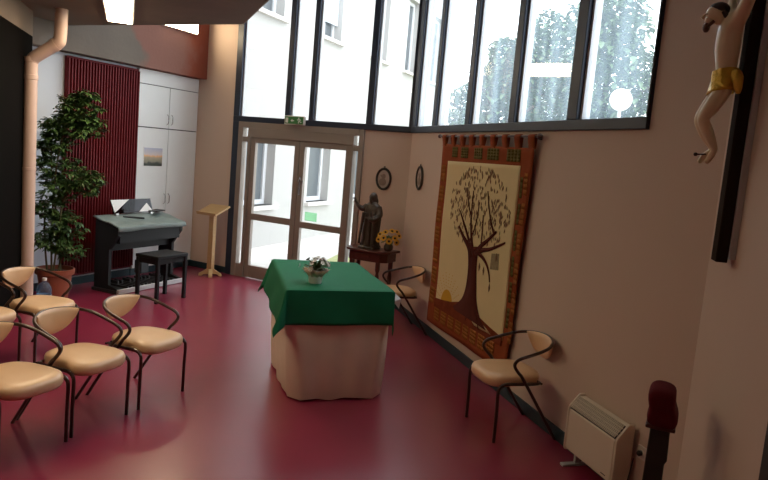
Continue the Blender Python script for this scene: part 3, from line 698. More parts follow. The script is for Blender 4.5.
t = thing('robed_statue', 'dark carved statue of a robed bearded figure with one arm held out', 'statue', F1.m @ V((0, 0, 0)), TA)
t.location = TC + Matrix.Rotation(TA, 3, 'Z') @ V((0.02, 0.0, 0.846))
rings = []; n = 48
for z, rx, ry, cx in ((0, .135, .115, 0), (.03, .135, .115, 0), (.08, .12, .10, 0), (.2, .115, .092, .0), (.32, .118, .09, -.005), (.42, .12, .088, -.01), (.50, .118, .08, -.008), (.55, .095, .066, -.004), (.585, .05, .045, 0)):
    r = []
    for k in range(n):
        a = 2 * PI * k / n; fo = 1 + (0.07 * math.sin(11 * a + 3 * math.sin(z * 5)) + 0.04 * math.sin(17 * a + z * 9)) * (1 - z / .75)
        r.append((cx + rx * fo * math.cos(a), ry * fo * math.sin(a), z))
    rings.append(r)
mb = MB().loft(rings)
mb.tube([(0, 0, .57), (0, .01, .63)], 0.035, 12)                                       # neck
mb.ball((0, 0.018, 0.645), (0.043, 0.05, 0.056), 10)                                   # head
mb.ball((0, 0.052, 0.612), (0.024, 0.024, 0.042), 8)                                   # beard
mb.ball((0, 0.068, 0.648), (0.009, 0.012, 0.014), 6)                                   # nose
mb.ball((0, -0.005, 0.648), (0.052, 0.054, 0.062), 10); mb.ball((0, -0.03, 0.59), (0.06, 0.04, 0.07), 8)   # hood
mb.tube(catmull([(0.08, 0.0, .53), (0.125, 0.04, .49), (0.165, 0.085, .53), (0.185, 0.11, .575)], 5), [0.042, .042, .04, .039, .038, .037, .035, .033, .03, .028, .026, .022, .018, .017, .016, .016], 10)  # raised arm and sleeve
mb.ball((0.19, 0.118, 0.592), (0.016, 0.013, 0.022), 6)
for q in range(4): mb.tube([(0.182 + q * 0.007, 0.118, 0.60), (0.184 + q * 0.009, 0.128, 0.635 - abs(q - 1.4) * 0.006)], 0.005, 6)
mb.tube([(0.178, 0.118, 0.59), (0.168, 0.128, 0.607)], 0.005, 6)
mb.tube(catmull([(-0.085, 0.0, .53), (-0.125, 0.03, .43), (-0.085, 0.10, .37), (-0.02, 0.115, .385)], 5), [0.042] * 6 + [0.038] * 5 + [0.03] * 3 + [0.02] * 2, 10)
mb.ball((-0.01, 0.118, 0.388), (0.024, 0.013, 0.015), 6)
for q in range(4): mb.tube([(0.005, 0.118, 0.398 - q * 0.008), (0.03, 0.118, 0.400 - q * 0.009)], 0.0048, 6)
for sx in (-.09, -.03, .045, .1): mb.tube(catmull([(sx * .8, .085, .45), (sx * .9, .092, .28), (sx * 1.05, .10, .05)], 5), 0.016, 8)   # folds
o = mb.build('figure', 'bronze', t, smooth=80)
d = o.modifiers.new('remesh', 'REMESH'); d.mode = 'VOXEL'; d.voxel_size = 0.006; d.use_smooth_shade = True
d = o.modifiers.new('smooth', 'SMOOTH'); d.iterations = 3; d.factor = 0.5
MB().lathe([(0.15, 0.0), (0.15, 0.02), (0.14, 0.03)], 8).build('plinth', 'bronze', t, smooth=0)
for o in t.children: o.location.z += 0.0

pv = TC + Matrix.Rotation(TA, 3, 'Z') @ V((-0.265, 0.02, 0.846))
t = thing('flower_bouquet', 'yellow sunflowers in a dark vase at the right of the statue', 'flowers', pv, 0)
MB().lathe([(0.035, 0), (0.055, 0.02), (0.06, 0.06), (0.04, 0.10), (0.045, 0.115), (0.038, 0.112), (0.034, 0.10)], 20).build('vase', 'bronze', t)
mb = MB()
for k in range(40):
    a = rnd.uniform(0, 2 * PI); el = rnd.uniform(-0.2, 1.0); d = V((math.cos(a) * math.cos(el), math.sin(a) * math.cos(el), math.sin(el)))
    leaf_shape(mb, V((0, 0, 0.12)) + d * 0.03, d, (0, 0, 1), rnd.uniform(0.05, 0.09), 0.035)
mb.build('foliage', 'leaf', t, normals=False)
for (fx, fy, fz) in ((-0.13, -0.02, 0.14), (-0.07, -0.07, 0.17), (0.0, -0.09, 0.135), (0.07, -0.06, 0.175), (-0.05, -0.01, 0.235), (0.03, -0.02, 0.255), (0.12, 0.0, 0.20), (-0.115, 0.03, 0.20), (0.095, -0.03, 0.12), (0.09, 0.02, 0.245)):
    d = (V((fx, fy, (fz - 0.13) * 1.2)) + V((0, -0.12, 0.02))).normalized(); c = V((fx, fy, fz))
    s1 = d.cross(V((0, 0, 1))).normalized(); s2 = d.cross(s1); mb = MB()
    for j in range(14):
        dd = s1 * math.cos(j * PI / 7) + s2 * math.sin(j * PI / 7); leaf_shape(mb, c + dd * 0.012, dd + d * 0.15, d, 0.034, 0.016, 0.05)
    fl = mb.build('sunflower', 'petal_y', t, normals=False)
    mb = MB(); mb.ball(c + d * 0.003, 0.015, 6); mb.build('seed_head', 'seed', fl)

# ------------------------------------------------------------------ oval pictures
def oval(F, s, z, label, rx=0.105, rz_=0.135):
    t = thing('oval_picture', label, 'picture', F.p(s, 0.0, z), F.ang, 'small oval pictures near the corner')
    n = 40
    P = [(rx * math.cos(2 * PI * k / n), 0.012, rz_ * math.sin(2 * PI * k / n)) for k in range(n)]
    MB().tube(P, 0.016, 10, closed=True).build('frame', 'darkwood', t)
    MB().prism([(rx * .98 * math.cos(2 * PI * k / n), rz_ * .98 * math.sin(2 * PI * k / n)) for k in range(n)], 0.001, 0.010, 'y').build('mount', 'mountgrey', t, smooth=0)
    mb = MB()
    mb.ball((0.0, 0.012, 0.035), (0.03, 0.006, 0.036), 8); mb.ball((0.012, 0.011, -0.04), (0.055, 0.006, 0.05), 8)
    mb.tube([(-0.04, 0.011, -0.06), (0.0, 0.012, -0.01), (0.045, 0.011, 0.05)], 0.008, 6)
    mb.build('relief', 'reliefgrey', t)
    MB().tube([(0.01 * math.cos(2 * PI * k / 12), 0.01, rz_ + 0.024 + 0.01 * math.sin(2 * PI * k / 12)) for k in range(12)], 0.004, 6, closed=True).build('ring', 'darkwood', t)
oval(F1, 0.365, 1.713, 'small dark-framed oval picture on the back wall above the statue')
oval(F2, 0.475, 1.787, 'small dark-framed oval picture on the right wall between corner and tapestry')
# ------------------------------------------------------------------ tapestry on its rod (s from the corner, z up; wall-frame x = -s)
ro = thing('tapestry_rod', 'dark red rod carrying the tree tapestry', 'rod', F2.p(2.335, 0.055, 2.298), F2.ang)
MB().tube([(-1.14, 0, 0), (1.14, 0, 0)], 0.011, 10).build('pole', 'mahog', ro)
for x in (-1.15, 1.15): MB().lathe([(0.011, -0.02), (0.02, -0.01), (0.024, 0.01), (0.016, 0.03), (0.004, 0.042)], 14).build('finial', 'mahog', ro, mx=Matrix.Translation((x, 0, 0)) @ Matrix.Rotation(PI / 2 * (1 if x > 0 else -1), 4, 'Y'))
for x in (-1.10, 1.10): MB().tube(catmull([(x, -0.0545, -0.02), (x, -0.03, -0.02), (x, 0, -0.005)], 4), 0.007, 8).build('bracket', 'mahog', ro)

tp = thing('tapestry', 'large quilted tapestry of a tree on cream cloth with a rust border', 'tapestry', F2.p(2.305, 0, 0), F2.ang)
def TX(s): return -(s - 2.2)
def warp(s, z):                                     # gentle hang of the cloth
    return 0.050 + 0.006 * math.sin(s * 5.1 + z) + 0.004 * math.sin(z * 6) - 0.012 * (2.2 - z) / 2
def edge(s, z):                                     # the quilt tapers a little towards its foot
    return s
def sheet(poly_fn, nu, nv, dz, m, name, th=0.006):
    mb = MB(); 
    def fn(u, v):
        s, z = poly_fn(u, v); return (TX(s), warp(s, z) + dz, z)
    return mb.grid(fn, nu, nv).build(name, m, tp, smooth=60, solid=th)
q = [(1.17, 0.185), (3.20, 0.225), (3.315, 2.20), (1.205, 2.215)]
def bl4(u, v, q): 
    a, b, c, d = [V(p) for p in q]; p = bil(a, b, c, d, u, v); return p.x, p.y
sheet(lambda u, v: bl4(u, v, q), 40, 40, 0, 'quilt', 'border')
qc = [(1.425, 0.44), (3.09, 0.49), (3.095, 2.045), (1.40, 2.03)]
sheet(lambda u, v: bl4(u, v, qc), 36, 36, 0.006, 'qcream', 'centre_panel')
for k in range(9):
    s = 1.25 + 2.02 * k / 8
    P = [(TX(s), warp(s, 2.2), 2.19), (TX(s), 0.062, 2.24), (TX(s), 0.071, 2.295), (TX(s), 0.055, 2.314), (TX(s), 0.041, 2.30), (TX(s), 0.042, 2.25), (TX(s), warp(s, 2.2) - 0.004, 2.19)]
    mb = MB(); C_ = catmull(P, 4)
    mb.add([p + V((dx, 0, 0)) for p in C_ for dx in (-0.055, 0.055)], [(2 * i, 2 * i + 1, 2 * i + 3, 2 * i + 2) for i in range(len(C_) - 1)])
    mb.build('hanging_tab', 'quilt', tp, smooth=60, solid=0.004)
mb = MB()
PM = 'olive'
def patch(mb, s0, s1, z0, z1, dz=0.008):
    n = 4; mb = MB()
    for i in range(n):
        for j in range(n):
            ss = [s0 + (s1 - s0) * (i + a) / n for a in (0, 1, 1, 0)]; zz = [z0 + (z1 - z0) * (j + a) / n for a in (0, 0, 1, 1)]
            mb.add([(TX(a), warp(a, b) + dz, b) for a, b in zip(ss, zz)], [(0, 1, 2, 3)])
    mb.build('patch', PM, tp, smooth=60, solid=0.003)
for s0, s1 in ((1.50, 1.64), (1.74, 1.93), (2.10, 2.30), (2.42, 2.66), (2.82, 3.08)): patch(mb, s0, s1, 2.075, 2.185)
for k in range(6): patch(mb, 3.12, 3.165, 0.62 + 0.23 * k, 0.80 + 0.23 * k)
PM = 'quilt2'
for k in range(7): patch(mb, 1.21 + 0.003 * k, 1.35, 0.42 + 0.23 * k, 0.60 + 0.23 * k)
for k in range(8): patch(mb, 1.42 + 0.2 * k, 1.56 + 0.2 * k, 0.26 + 0.005 * k, 0.40 + 0.005 * k)
for k in range(6): patch(mb, 3.19, 3.25, 0.5 + 0.26 * k, 0.69 + 0.26 * k)
def appl(poly, m, name, dz, tri=True):
    mb = MB(); P = [V(p) for p in poly]
    mb.add([(TX(p.x), warp(p.x, p.y) + dz, p.y) for p in P], [tuple(range(len(P)))])
    return mb.build(name, m, tp, smooth=0, solid=0.004)
sunp = [(1.73 + 0.15 * math.cos(k * PI / 12), 0.50 + 0.16 * math.sin(k * PI / 12)) for k in range(13)]
appl(sunp, 'sunq', 'sun', 0.010)
mb = MB()
for k in range(5):
    for j in range(13):
        a = j * PI / 12; r = 0.19 + 0.035 * k + 0.01 * (j % 2)
        s, z = 1.73 + r * math.cos(a), 0.50 + r * math.sin(a); mb.box(TX(s) - 0.007, TX(s) + 0.007, warp(s, z) + 0.008, warp(s, z) + 0.011, z - 0.004, z + 0.004)
mb.build('sun_rays', 'sunq', tp, smooth=0)
appl([(1.40, 0.40), (1.40, 0.50), (1.60, 0.52), (1.85, 0.555), (2.04, 0.60), (2.3, 0.63), (2.6, 0.58), (2.85, 0.545), (3.09, 0.52), (3.09, 0.44)], 'hill', 'ground', 0.011)
# tree: trunk outline, limbs as flat stitched strips
def strip(mb, P, w, dz=0.015):
    P = catmull([(s, z, 0) for s, z in P], 6); n = len(P); vs = []
    for i, p in enumerate(P):
        d = (P[min(i + 1, n - 1)] - P[max(i - 1, 0)]).normalized(); nn_ = V((-d.y, d.x, 0)); ww = 0.75 * (w[0] + (w[1] - w[0]) * i / (n - 1)) / 2
        for sg in (-1, 1): 
            a = p + nn_ * ww * sg; vs.append((TX(a.x), warp(a.x, a.y) + dz, a.y))
    mb.add(vs, [(2 * i, 2 * i + 1, 2 * i + 3, 2 * i + 2) for i in range(n - 1)])
mb = MB()
L_ = catmull([(1.88, 0.50, 0), (2.02, 0.58, 0), (2.14, 0.67, 0), (2.205, 0.80, 0), (2.225, 1.01, 0), (2.18, 1.20, 0)], 5)
R_ = catmull([(2.78, 0.50, 0), (2.62, 0.58, 0), (2.51, 0.70, 0), (2.47, 0.82, 0), (2.43, 1.05, 0), (2.46, 1.24, 0)], 5)
vs = []
for a, b in zip(L_, R_):
    for p in (a, b): vs.append((TX(p.x), warp(p.x, p.y) + 0.015, p.y))
mb.add(vs, [(2 * i, 2 * i + 1, 2 * i + 3, 2 * i + 2) for i in range(len(L_) - 1)])
for P, w in (([(2.27, 1.10), (2.19, 1.20), (2.03, 1.28), (1.89, 1.37)], (0.12, 0.03)), ([(2.26, 1.16), (2.2, 1.25), (2.08, 1.36), (1.97, 1.45), (1.88, 1.53)], (0.07, 0.015)),
             ([(2.31, 1.18), (2.24, 1.32), (2.19, 1.50), (2.18, 1.76)], (0.07, 0.012)), ([(2.38, 1.15), (2.50, 1.25), (2.64, 1.33), (2.79, 1.43)], (0.09, 0.025)),
             ([(2.40, 1.17), (2.55, 1.22), (2.72, 1.26), (2.98, 1.355)], (0.08, 0.02)), ([(2.74, 1.41), (2.65, 1.52), (2.58, 1.64), (2.52, 1.78)], (0.03, 0.010)),
             ([(2.43, 1.18), (2.56, 1.15), (2.66, 1.10), (2.72, 1.03), (2.75, 0.95)], (0.06, 0.015)), ([(2.50, 1.25), (2.50, 1.38), (2.48, 1.55)], (0.03, 0.01)), ([(2.2, 1.25), (2.32, 1.42), (2.36, 1.66)], (0.03, 0.01)), ([(2.2, 1.5), (2.08, 1.62), (2.0, 1.78)], (0.022, 0.008))): strip(mb, P, w)
for s0, s1 in ((2.15, 1.92), (2.35, 2.28), (2.5, 2.62)): strip(mb, [(s0, 0.62), ((s0 + s1) / 2, 0.55), (s1, 0.46)], (0.05, 0.01))
mb.build('tree', 'trunk', tp, smooth=60, solid=0.005)
for nm, mm, cnt, sd in (('brown_leaves', 'leafq', 300, 3), ('olive_leaves', 'leafq2', 80, 4)):
    rr = random.Random(sd); mb = MB(); k = 0
    while k < cnt:
        s, z = rr.uniform(1.55, 3.04), rr.uniform(1.22, 2.0)
        e = ((s - 2.30) / 0.72) ** 2 + ((z - 1.60) / 0.40) ** 2
        if e > 1 or (z < 1.33 and abs(s - 2.33) < 0.3): continue
        a = rr.uniform(-0.5, 0.5) + PI / 2; ln = rr.uniform(0.03, 0.055); wd = ln * 0.42
        d = V((math.cos(a), math.sin(a))); nn_ = V((-d.y, d.x)); c = V((s, z))
        pts = [c - d * ln / 2, c + nn_ * wd / 2, c + d * ln / 2, c - nn_ * wd / 2]
        mb.add([(TX(p.x), warp(p.x, p.y) + 0.014, p.y) for p in pts], [(0, 1, 2, 3)]); k += 1
    for s, z in ((2.75, 0.90), (2.60, 1.03), (2.84, 1.2), (2.5, 1.05)):
        mb.add([(TX(s + a), warp(s, z) + 0.014, z + b) for a, b in ((0, -0.04), (0.018, 0), (0, 0.04), (-0.018, 0))], [(0, 1, 2, 3)])
    mb.build(nm, mm, tp, smooth=0, solid=0.003)
appl([(2.73, 1.07), (2.89, 1.09), (2.88, 1.24), (2.74, 1.22)], 'leafq2', 'nest_box', 0.011)

# ------------------------------------------------------------------ convector heater, socket
t = thing('convector_heater', 'cream electric convector heater low on the right wall', 'heater', F2.p(4.80, 0.018, 0), F2.ang)
prof = [(0.01, 0.085), (0.128, 0.085), (0.135, 0.10), (0.135, 0.385), (0.128, 0.408), (0.062, 0.487), (0.048, 0.495), (0.01, 0.495)]
body = MB().prism([(0.012, 0.10), (0.128, 0.10), (0.128, 0.38), (0.055, 0.478), (0.012, 0.478)], -0.278, 0.278, 'x').build('body', 'heater', t, bevel=0.004)
for s in (-1, 1): x = MB().prism(prof, min(s * 0.27, s * 0.29), max(s * 0.27, s * 0.29), 'x').build('end_cap', 'heater', t, bevel=0.005)
mb = MB(); dg = V((0, -0.066, 0.079)).normalized()
for k in range(32):
    x = -0.252 + 0.504 * k / 31
    a = V((x, 0.1285, 0.401)); b = V((x, 0.064, 0.479)); off = V((0, 0.079, 0.066)).normalized()
    mb.add([a + V((-.0028, 0, 0)), a + V((.0028, 0, 0)), b + V((.0028, 0, 0)), b + V((-.0028, 0, 0))] + [p + off * 0.007 for p in (a + V((-.0028, 0, 0)), a + V((.0028, 0, 0)), b + V((.0028, 0, 0)), b + V((-.0028, 0, 0)))], [(0, 3, 2, 1), (4, 5, 6, 7), (0, 1, 5, 4), (2, 3, 7, 6), (0, 4, 7, 3), (1, 2, 6, 5)])
for q in (0.25, 0.5, 0.75):
    c = V((0, 0.1285, 0.401)).lerp(V((0, 0.064, 0.479)), q); mb.tube([c + V((-0.265, 0.002, 0.002)), c + V((0.265, 0.002, 0.002))], 0.003, 6)
mb.build('outlet_grille', 'heater', t, smooth=0)
mb = MB(); mb.add([(-0.262, 0.1295, 0.395), (0.262, 0.1295, 0.395), (0.262, 0.062, 0.4765), (-0.262, 0.062, 0.4765)], [(0, 1, 2, 3)]); mb.build('grille_recess', 'gap', t, smooth=0, solid=0.002)
MB().box(-0.262, 0.262, 0.129, 0.1325, 0.115, 0.385).build('front_panel', 'heater', t, bevel=0.003)
for s in (-1, 1):
    mb = MB(); mb.box(s * 0.2 - 0.02, s * 0.2 + 0.02, 0.0, 0.19, 0.0, 0.018); mb.box(s * 0.2 - 0.012, s * 0.2 + 0.012, 0.05, 0.09, 0.018, 0.10); mb.build('foot', 'grey', t, bevel=0.004)
MB().box(-0.215, -0.165, 0.1325, 0.1335, 0.125, 0.131).build('badge', 'gap', t, smooth=0)
MB().tube(catmull([(-0.20, 0.06, 0.10), (-0.26, 0.10, 0.03), (-0.31, 0.06, 0.04), (-0.34, 0.035, 0.30)], 6), 0.004, 6).build('cable', 'blackmat', t)
t = thing('wall_socket', 'white wall socket low on the wall right of the convector heater', 'socket', F2.p(5.155, 0.0, 0.34), F2.ang)
MB().box(-0.042, 0.042, 0, 0.012, -0.042, 0.042).build('plate', 'plastic_w', t, bevel=0.004)
MB().lathe([(0.022, 0.012), (0.022, 0.016), (0.017, 0.016), (0.017, 0.013)], 20).build('outlet', 'plastic_w', t, mx=Matrix.Rotation(-PI / 2, 4, 'X'))
MB().lathe([(0.016, 0), (0.018, 0.02), (0.010, 0.03)], 16).build('plug', 'blackmat', t, mx=Matrix.Translation((0, 0.0135, 0)) @ Matrix.Rotation(-PI / 2, 4, 'X'))

# ------------------------------------------------------------------ kneeler post with velvet pad
t = thing('padded_post', 'slim black post topped with a dark red velvet pad in the right corner', 'kneeler', (1.41, 3.20, 0), math.radians(-24))
MB().prism([(-0.055, 0.0), (0.045, 0.0), (0.040, 0.69), (0.050, 0.71), (0.045, 0.865), (-0.043, 0.865), (-0.045, 0.75)], -0.05, 0.10, 'y').build('post', 'darkwood', t, bevel=0.006)
MB().box(-0.10, 0.10, -0.10, 0.20, 0.0, 0.03).build('base', 'darkwood', t, bevel=0.006)
prof = [(-0.064, 0.0), (-0.07, 0.05), (-0.060, 0.082), (-0.068, 0.115), (-0.076, 0.15), (-0.068, 0.182), (-0.04, 0.196), (0.0, 0.196), (0.04, 0.186), (0.054, 0.165), (0.052, 0.125), (0.060, 0.09), (0.078, 0.055), (0.072, 0.02), (0.055, -0.005)]
rings = []
for y, sc in ((-0.075, 0.55), (-0.07, 0.82), (-0.055, 0.95), (-0.02, 1.0), (0.10, 1.0), (0.14, 0.95), (0.155, 0.82), (0.16, 0.55)):
    rings.append([((x) * sc, y, 0.858 + 0.095 + (z - 0.095) * sc) for x, z in prof])
MB().loft(rings).build('velvet_pad', 'velvet', t, smooth=70, sub=1)
MB().box(-0.066, 0.068, -0.068, 0.15, 0.859, 0.877).build('pad_trim', 'mahog', t, bevel=0.006)

# ------------------------------------------------------------------ crucifix on the near wall
base = F3.p(0.46, 0.0, 1.665)
t = thing('crucifix', 'wall crucifix with a pale carved figure and gold loincloth', 'crucifix', base, F3.ang)
ZO = 1.665
mb = MB(); mb.box(-0.05, 0.05, 0.030, 0.084, 0, 1.80); mb.build('upright', 'crosswood', t, bevel=0.004)
mb = MB(); mb.box(-0.52, 0.34, 0.030, 0.084, 1.43, 1.53); mb.build('crossbar', 'crosswood', t, bevel=0.004)
mb = MB(); mb.box(-0.066, 0.04, 0.001, 0.029, 0.02, 1.80); x = mb.build('backing_batten', 'grey', t, smooth=0); x['label'] = 'grey batten behind the cross'

def skin(name, nodes, edges, m, parent, sub=2, root=0):
    me = bpy.data.meshes.new(name); me.from_pydata([n[0] for n in nodes], edges, []); me.update()
    o = bpy.data.objects.new(name, me); COL.objects.link(o); o.parent = parent
    d = o.modifiers.new('skin', 'SKIN'); d.use_smooth_shade = True; d.branch_smoothing = 0.4
    if not me.skin_vertices: me.skin_vertices.new(name='')
    sv = me.skin_vertices[0].data
    for i, n in enumerate(nodes):
        r = n[1]; sv[i].radius = r if isinstance(r, tuple) else (r, r); sv[i].use_root = (i == root)
    d = o.modifiers.new('sub', 'SUBSURF'); d.levels = sub; d.render_levels = sub
    me.materials.append(M[m]); return o
N = []; ED = []
def nd(x, y, z, r, par=None):
    N.append(((x, y, z - ZO), r)); i = len(N) - 1
    if par is not None: ED.append((par, i))
    return i
pel = nd(0, .148, 2.515, (.062, .052))
wai = nd(0, .150, 2.595, (.054, .050), pel)
rib = nd(0, .158, 2.68, (.072, .064), wai)
chs = nd(0, .153, 2.755, (.078, .068), rib)
clv = nd(0, .150, 2.805, (.060, .050), chs)
nk = nd(0, .188, 2.826, .030, clv)
hd = nd(0, .216, 2.838, (.050, .056), nk)
h2 = nd(0, .242, 2.843, (.048, .056), hd)
h3 = nd(0, .256, 2.808, (.034, .034), h2)
for s in (-1, 1):
    sh = nd(s * .090, .140, 2.815, .040, clv); e0_ = nd(s * .15, .130, 2.875, .030, sh); el = nd(s * .21, .118, 2.935, .024, e0_); fa = nd(s * .25, .112, 2.985, .019, el)
    wr = nd(s * .298, .104, 3.055, .0125, fa); pm = nd(s * .318, .100, 3.082, .0155, wr)
    for q in range(4):
        a = (q - 1.5) * 0.012
        k1 = nd(s * (.330 + .4 * a), .104 + 0.002 * q, 3.102 - a, .0058, pm); nd(s * (.337 + .6 * a), .118, 3.112 - a, .005, k1)
    th = nd(s * .305, .115, 3.088, .006, pm); nd(s * .302, .126, 3.098, .005, th)
    hp = nd(s * .044, .152, 2.485, .047, pel); th2 = nd(s * .044, .195, 2.41, .041, hp); kn = nd(s * .036, .232, 2.345, .031, th2); ca = nd(s * .030, .192, 2.275, .030, kn)
    an = nd(s * .018, .152, 2.205, .0165, ca); ft = nd(s * .014, .178 + .012 * s, 2.17, .018, an); nd(s * .012, .198 + .014 * s, 2.135, .012, ft)
body = skin('figure', N, ED, 'flesh', t)
# face, hair, beard, loincloth, nails
hc = V((0, 0.234, 2.839 - ZO))
mb = MB(); mb.ball(hc + V((0, -0.018, 0.026)), (0.046, 0.047, 0.034), 10)
mb.tube(catmull([hc + V((0.034, -0.028, 0.01)), hc + V((0.038, -0.055, -0.03)), hc + V((0.030, -0.062, -0.07))], 5), 0.013, 8); mb.tube(catmull([hc + V((-0.034, -0.028, 0.01)), hc + V((-0.038, -0.052, -0.02)), hc + V((-0.032, -0.055, -0.05))], 5), 0.012, 8)
mb.build('hair', 'hair', t)
mb = MB(); mb.ball(hc + V((0, 0.030, -0.060)), (0.020, 0.017, 0.024), 8); mb.tube(catmull([hc + V((0.034, 0.004, -0.034)), hc + V((0.02, 0.022, -0.052)), hc + V((-0.02, 0.022, -0.052)), hc + V((-0.034, 0.004, -0.034))], 5), 0.008, 8); mb.build('beard', 'beard', t)
mb = MB(); mb.tube([hc + V((0, 0.040, 0.004)), hc + V((0, 0.054, -0.016)), hc + V((0, 0.044, -0.02))], [0.004, 0.008, 0.006], 8)
mb.ball(hc + V((0, 0.024, -0.026)), (0.026, 0.018, 0.018), 8); mb.build('nose', 'flesh', t)
mb = MB()
for s in (-1, 1): mb.ball(hc + V((s * 0.016, 0.036, 0.0)), (0.006, 0.005, 0.003), 6)
mb.build('eyes', 'hair', t)
mb = MB(); n = 40; rings = []
for z, rx, ry, cy in ((2.572, .052, .050, .150), (2.580, .058, .055, .150), (2.56, .062, .057, .150), (2.53, .068, .058, .151), (2.495, .078, .058, .154), (2.475, .080, .058, .158)):
    rings.append([(rx * (1 + 0.05 * math.sin(9 * 2 * PI * k / n + z * 60)) * math.cos(2 * PI * k / n), cy + ry * (1 + 0.07 * math.sin(7 * 2 * PI * k / n + z * 45)) * math.sin(2 * PI * k / n), z - ZO - 0.012 * math.sin(2 * PI * k / n + 1)) for k in range(n)])
mb.loft(rings, caps=False)
mb.tube(catmull([(-.065, .12, 2.57 - ZO), (-.085, .11, 2.53 - ZO), (-.08, .10, 2.47 - ZO)], 5), [0.02, .022, .024, .024, .024, .022, .02, .018, .016, .012, .008], 8)
mb.build('loincloth', 'gold', t, smooth=60, solid=0.003)
MB().tube([(0, 0.185, 2.180 - ZO), (0, 0.235, 2.176 - ZO)], 0.004, 8).build('nail', 'darkwood', t)
x = MB().ball((0, 0.232, 2.176 - ZO), 0.010, 6).build('nail', 'darkwood', t)

# ------------------------------------------------------------------ outside: ground, facade, trees, pale globe
struct(MB().box(-40, 60, 9.2, 70, -0.30, -0.12).build('ground', 'paving', smooth=0))
struct(MB().prism([(-1.2, 12.6), (1.0, 14.5), (6, 17), (30, 12), (40, 40), (3, 34), (-0.1, 19)], -0.12, -0.105).build('lawn', 'grass', smooth=0))
FA = V((-2.54, 12.12, 0)); fdir = U(0.36); 
FM = Matrix.Translation(FA) @ Matrix.Rotation(ang(fdir), 4, 'Z')      # local x along facade, +y away, z up
bl = thing('neighbouring_building', 'white rendered building across the courtyard', 'building', FA, ang(fdir))
wins = []
for x in (0.0, 2.4, 4.8, 7.2, 9.6): wins.append((x, x + 1.0, 0.90, 2.25))
for x in (0.0, 2.5, 5.25, 7.6, 10.0): wins.append((x, x + 1.0, 4.35, 6.3))
xs = sorted({-0.8, 12.4} | {w[0] for w in wins} | {w[1] for w in wins}); zs = [-0.3, 0.90, 2.25, 4.35, 6.3, 8.6]
mb = MB()
for x0, x1 in zip(xs, xs[1:]):
    for z0, z1 in zip(zs, zs[1:]):
        xm, zm = (x0 + x1) / 2, (z0 + z1) / 2
        if any(a < xm < b and c < zm < d for a, b, c, d in wins): continue
        mb.box(x0, x1, 0, 0.3, z0, z1)
mb.box(-0.8, 12.4, 0.3, 0.5, -0.3, 8.6); mb.box(12.2, 12.4, 0, 8, -0.3, 8.6); mb.box(-0.8, 12.5, -0.1, 8, 8.6, 8.8)
mb.build('wall', 'facade', bl, smooth=0)
MB().box(-0.8, 12.4, -0.02, 0, -0.3, 0.12).build('plinth', 'sill', bl, smooth=0)
for i, (a, b, c, d) in enumerate(wins):
    mb = MB(); e = 0.09
    mb.box(a, a + e, 0.18, 0.25, c, d); mb.box(b - e, b, 0.18, 0.25, c, d); mb.box(a + e, b - e, 0.18, 0.25, c, c + e); mb.box(a + e, b - e, 0.18, 0.25, d - e, d)
    if c > 3: mb.box((a + b) / 2 - 0.05, (a + b) / 2 + 0.05, 0.18, 0.25, c + e, d - e)
    w = mb.build('window', 'extwhite', bl, smooth=0)
    MB().box(a + e, b - e, 0.215, 0.225, c + e, d - e).build('pane', 'extglass', w, smooth=0)
    mb = MB(); mb.box(a - 0.08, b + 0.08, -0.10, 0.18, c - 0.07, c); mb.build('sill', 'sill', bl, smooth=0)
    if c > 3 and i in (6,):
        mb = MB()
        for k in range(28): z = c + 0.35 + k * 0.058; mb.box(a + 0.02, b - 0.02, 0.10, 0.14, z, min(z + 0.05, d))
        x = mb.build('shutter', 'shutter', bl, smooth=0); x['label'] = 'pale blue roller shutter'
MB().tube([(11.6, -0.12, -0.12), (11.6, -0.12, 8.6)], 0.10, 14).build('drain_pipe', 'extwhite', bl)

def tree(label, x, y, h, crown, seed, group='trees beyond the right-hand windows'):
    rr = random.Random(seed)
    t = thing('tree', label, 'tree', (x, y, -0.12), 0, group)
    mb = MB(); mb.tube(catmull([(0, 0, 0), (0.1, 0, h * .3), (-0.05, 0.1, h * .55), (0.1, 0, h * .8)], 6), [0.22 - 0.009 * i for i in range(19)], 10)
    for k in range(7):
        a = rr.uniform(0, 2 * PI); z0 = h * rr.uniform(.3, .6); mb.tube(catmull([(0, 0, z0), (1.0 * math.cos(a), 1.0 * math.sin(a), z0 + .8), (1.9 * math.cos(a), 1.9 * math.sin(a), z0 + 1.3)], 4), 0.06, 6)
    mb.build('trunk', 'bark', t)
    mb = MB()
    for (cx, cz, rx, rz_, n) in crown:
        for k in range(n):
            while True:
                p = V((rr.uniform(-1, 1), rr.uniform(-1, 1), rr.uniform(-1, 1)))
                if 0.25 < p.length < 1: break
            c = V((cx + p.x * rx, p.y * rx * .8, cz + p.z * rz_)); a = rr.uniform(0, 2 * PI); d = V((math.cos(a), math.sin(a), rr.uniform(-.8, .5)))
            leaf_shape(mb, c, d, (0, 0, 1), rr.uniform(.26, .46), rr.uniform(.17, .28), .2)
    mb.build('foliage', 'treeleaf', t, normals=False)
tree('tree seen low through the middle pane of the side window, leftmost of the garden trees', 4.0, 27.0, 7.0, [(0, 4.2, 1.7, 1.9, 2200), (0.4, 6.0, 1.2, 1.1, 800), (-.2, 2.2, 1.6, 1.4, 1200)], 1)
tree('tallest tree at the centre of the side window, behind the two beside it', 7.8, 38.0, 11.4, [(0, 6.0, 2.2, 2.6, 3000), (0.2, 8.9, 1.7, 1.6, 1400), (0, 3.2, 2.2, 1.8, 1600)], 2)
tree('broad tree behind the pale globe in the rightmost pane of the side window', 7.9, 26.5, 9.0, [(0, 5.2, 2.1, 2.3, 2800), (-.2, 7.7, 1.5, 1.3, 1100), (0, 2.8, 2.0, 1.6, 1500)], 3)
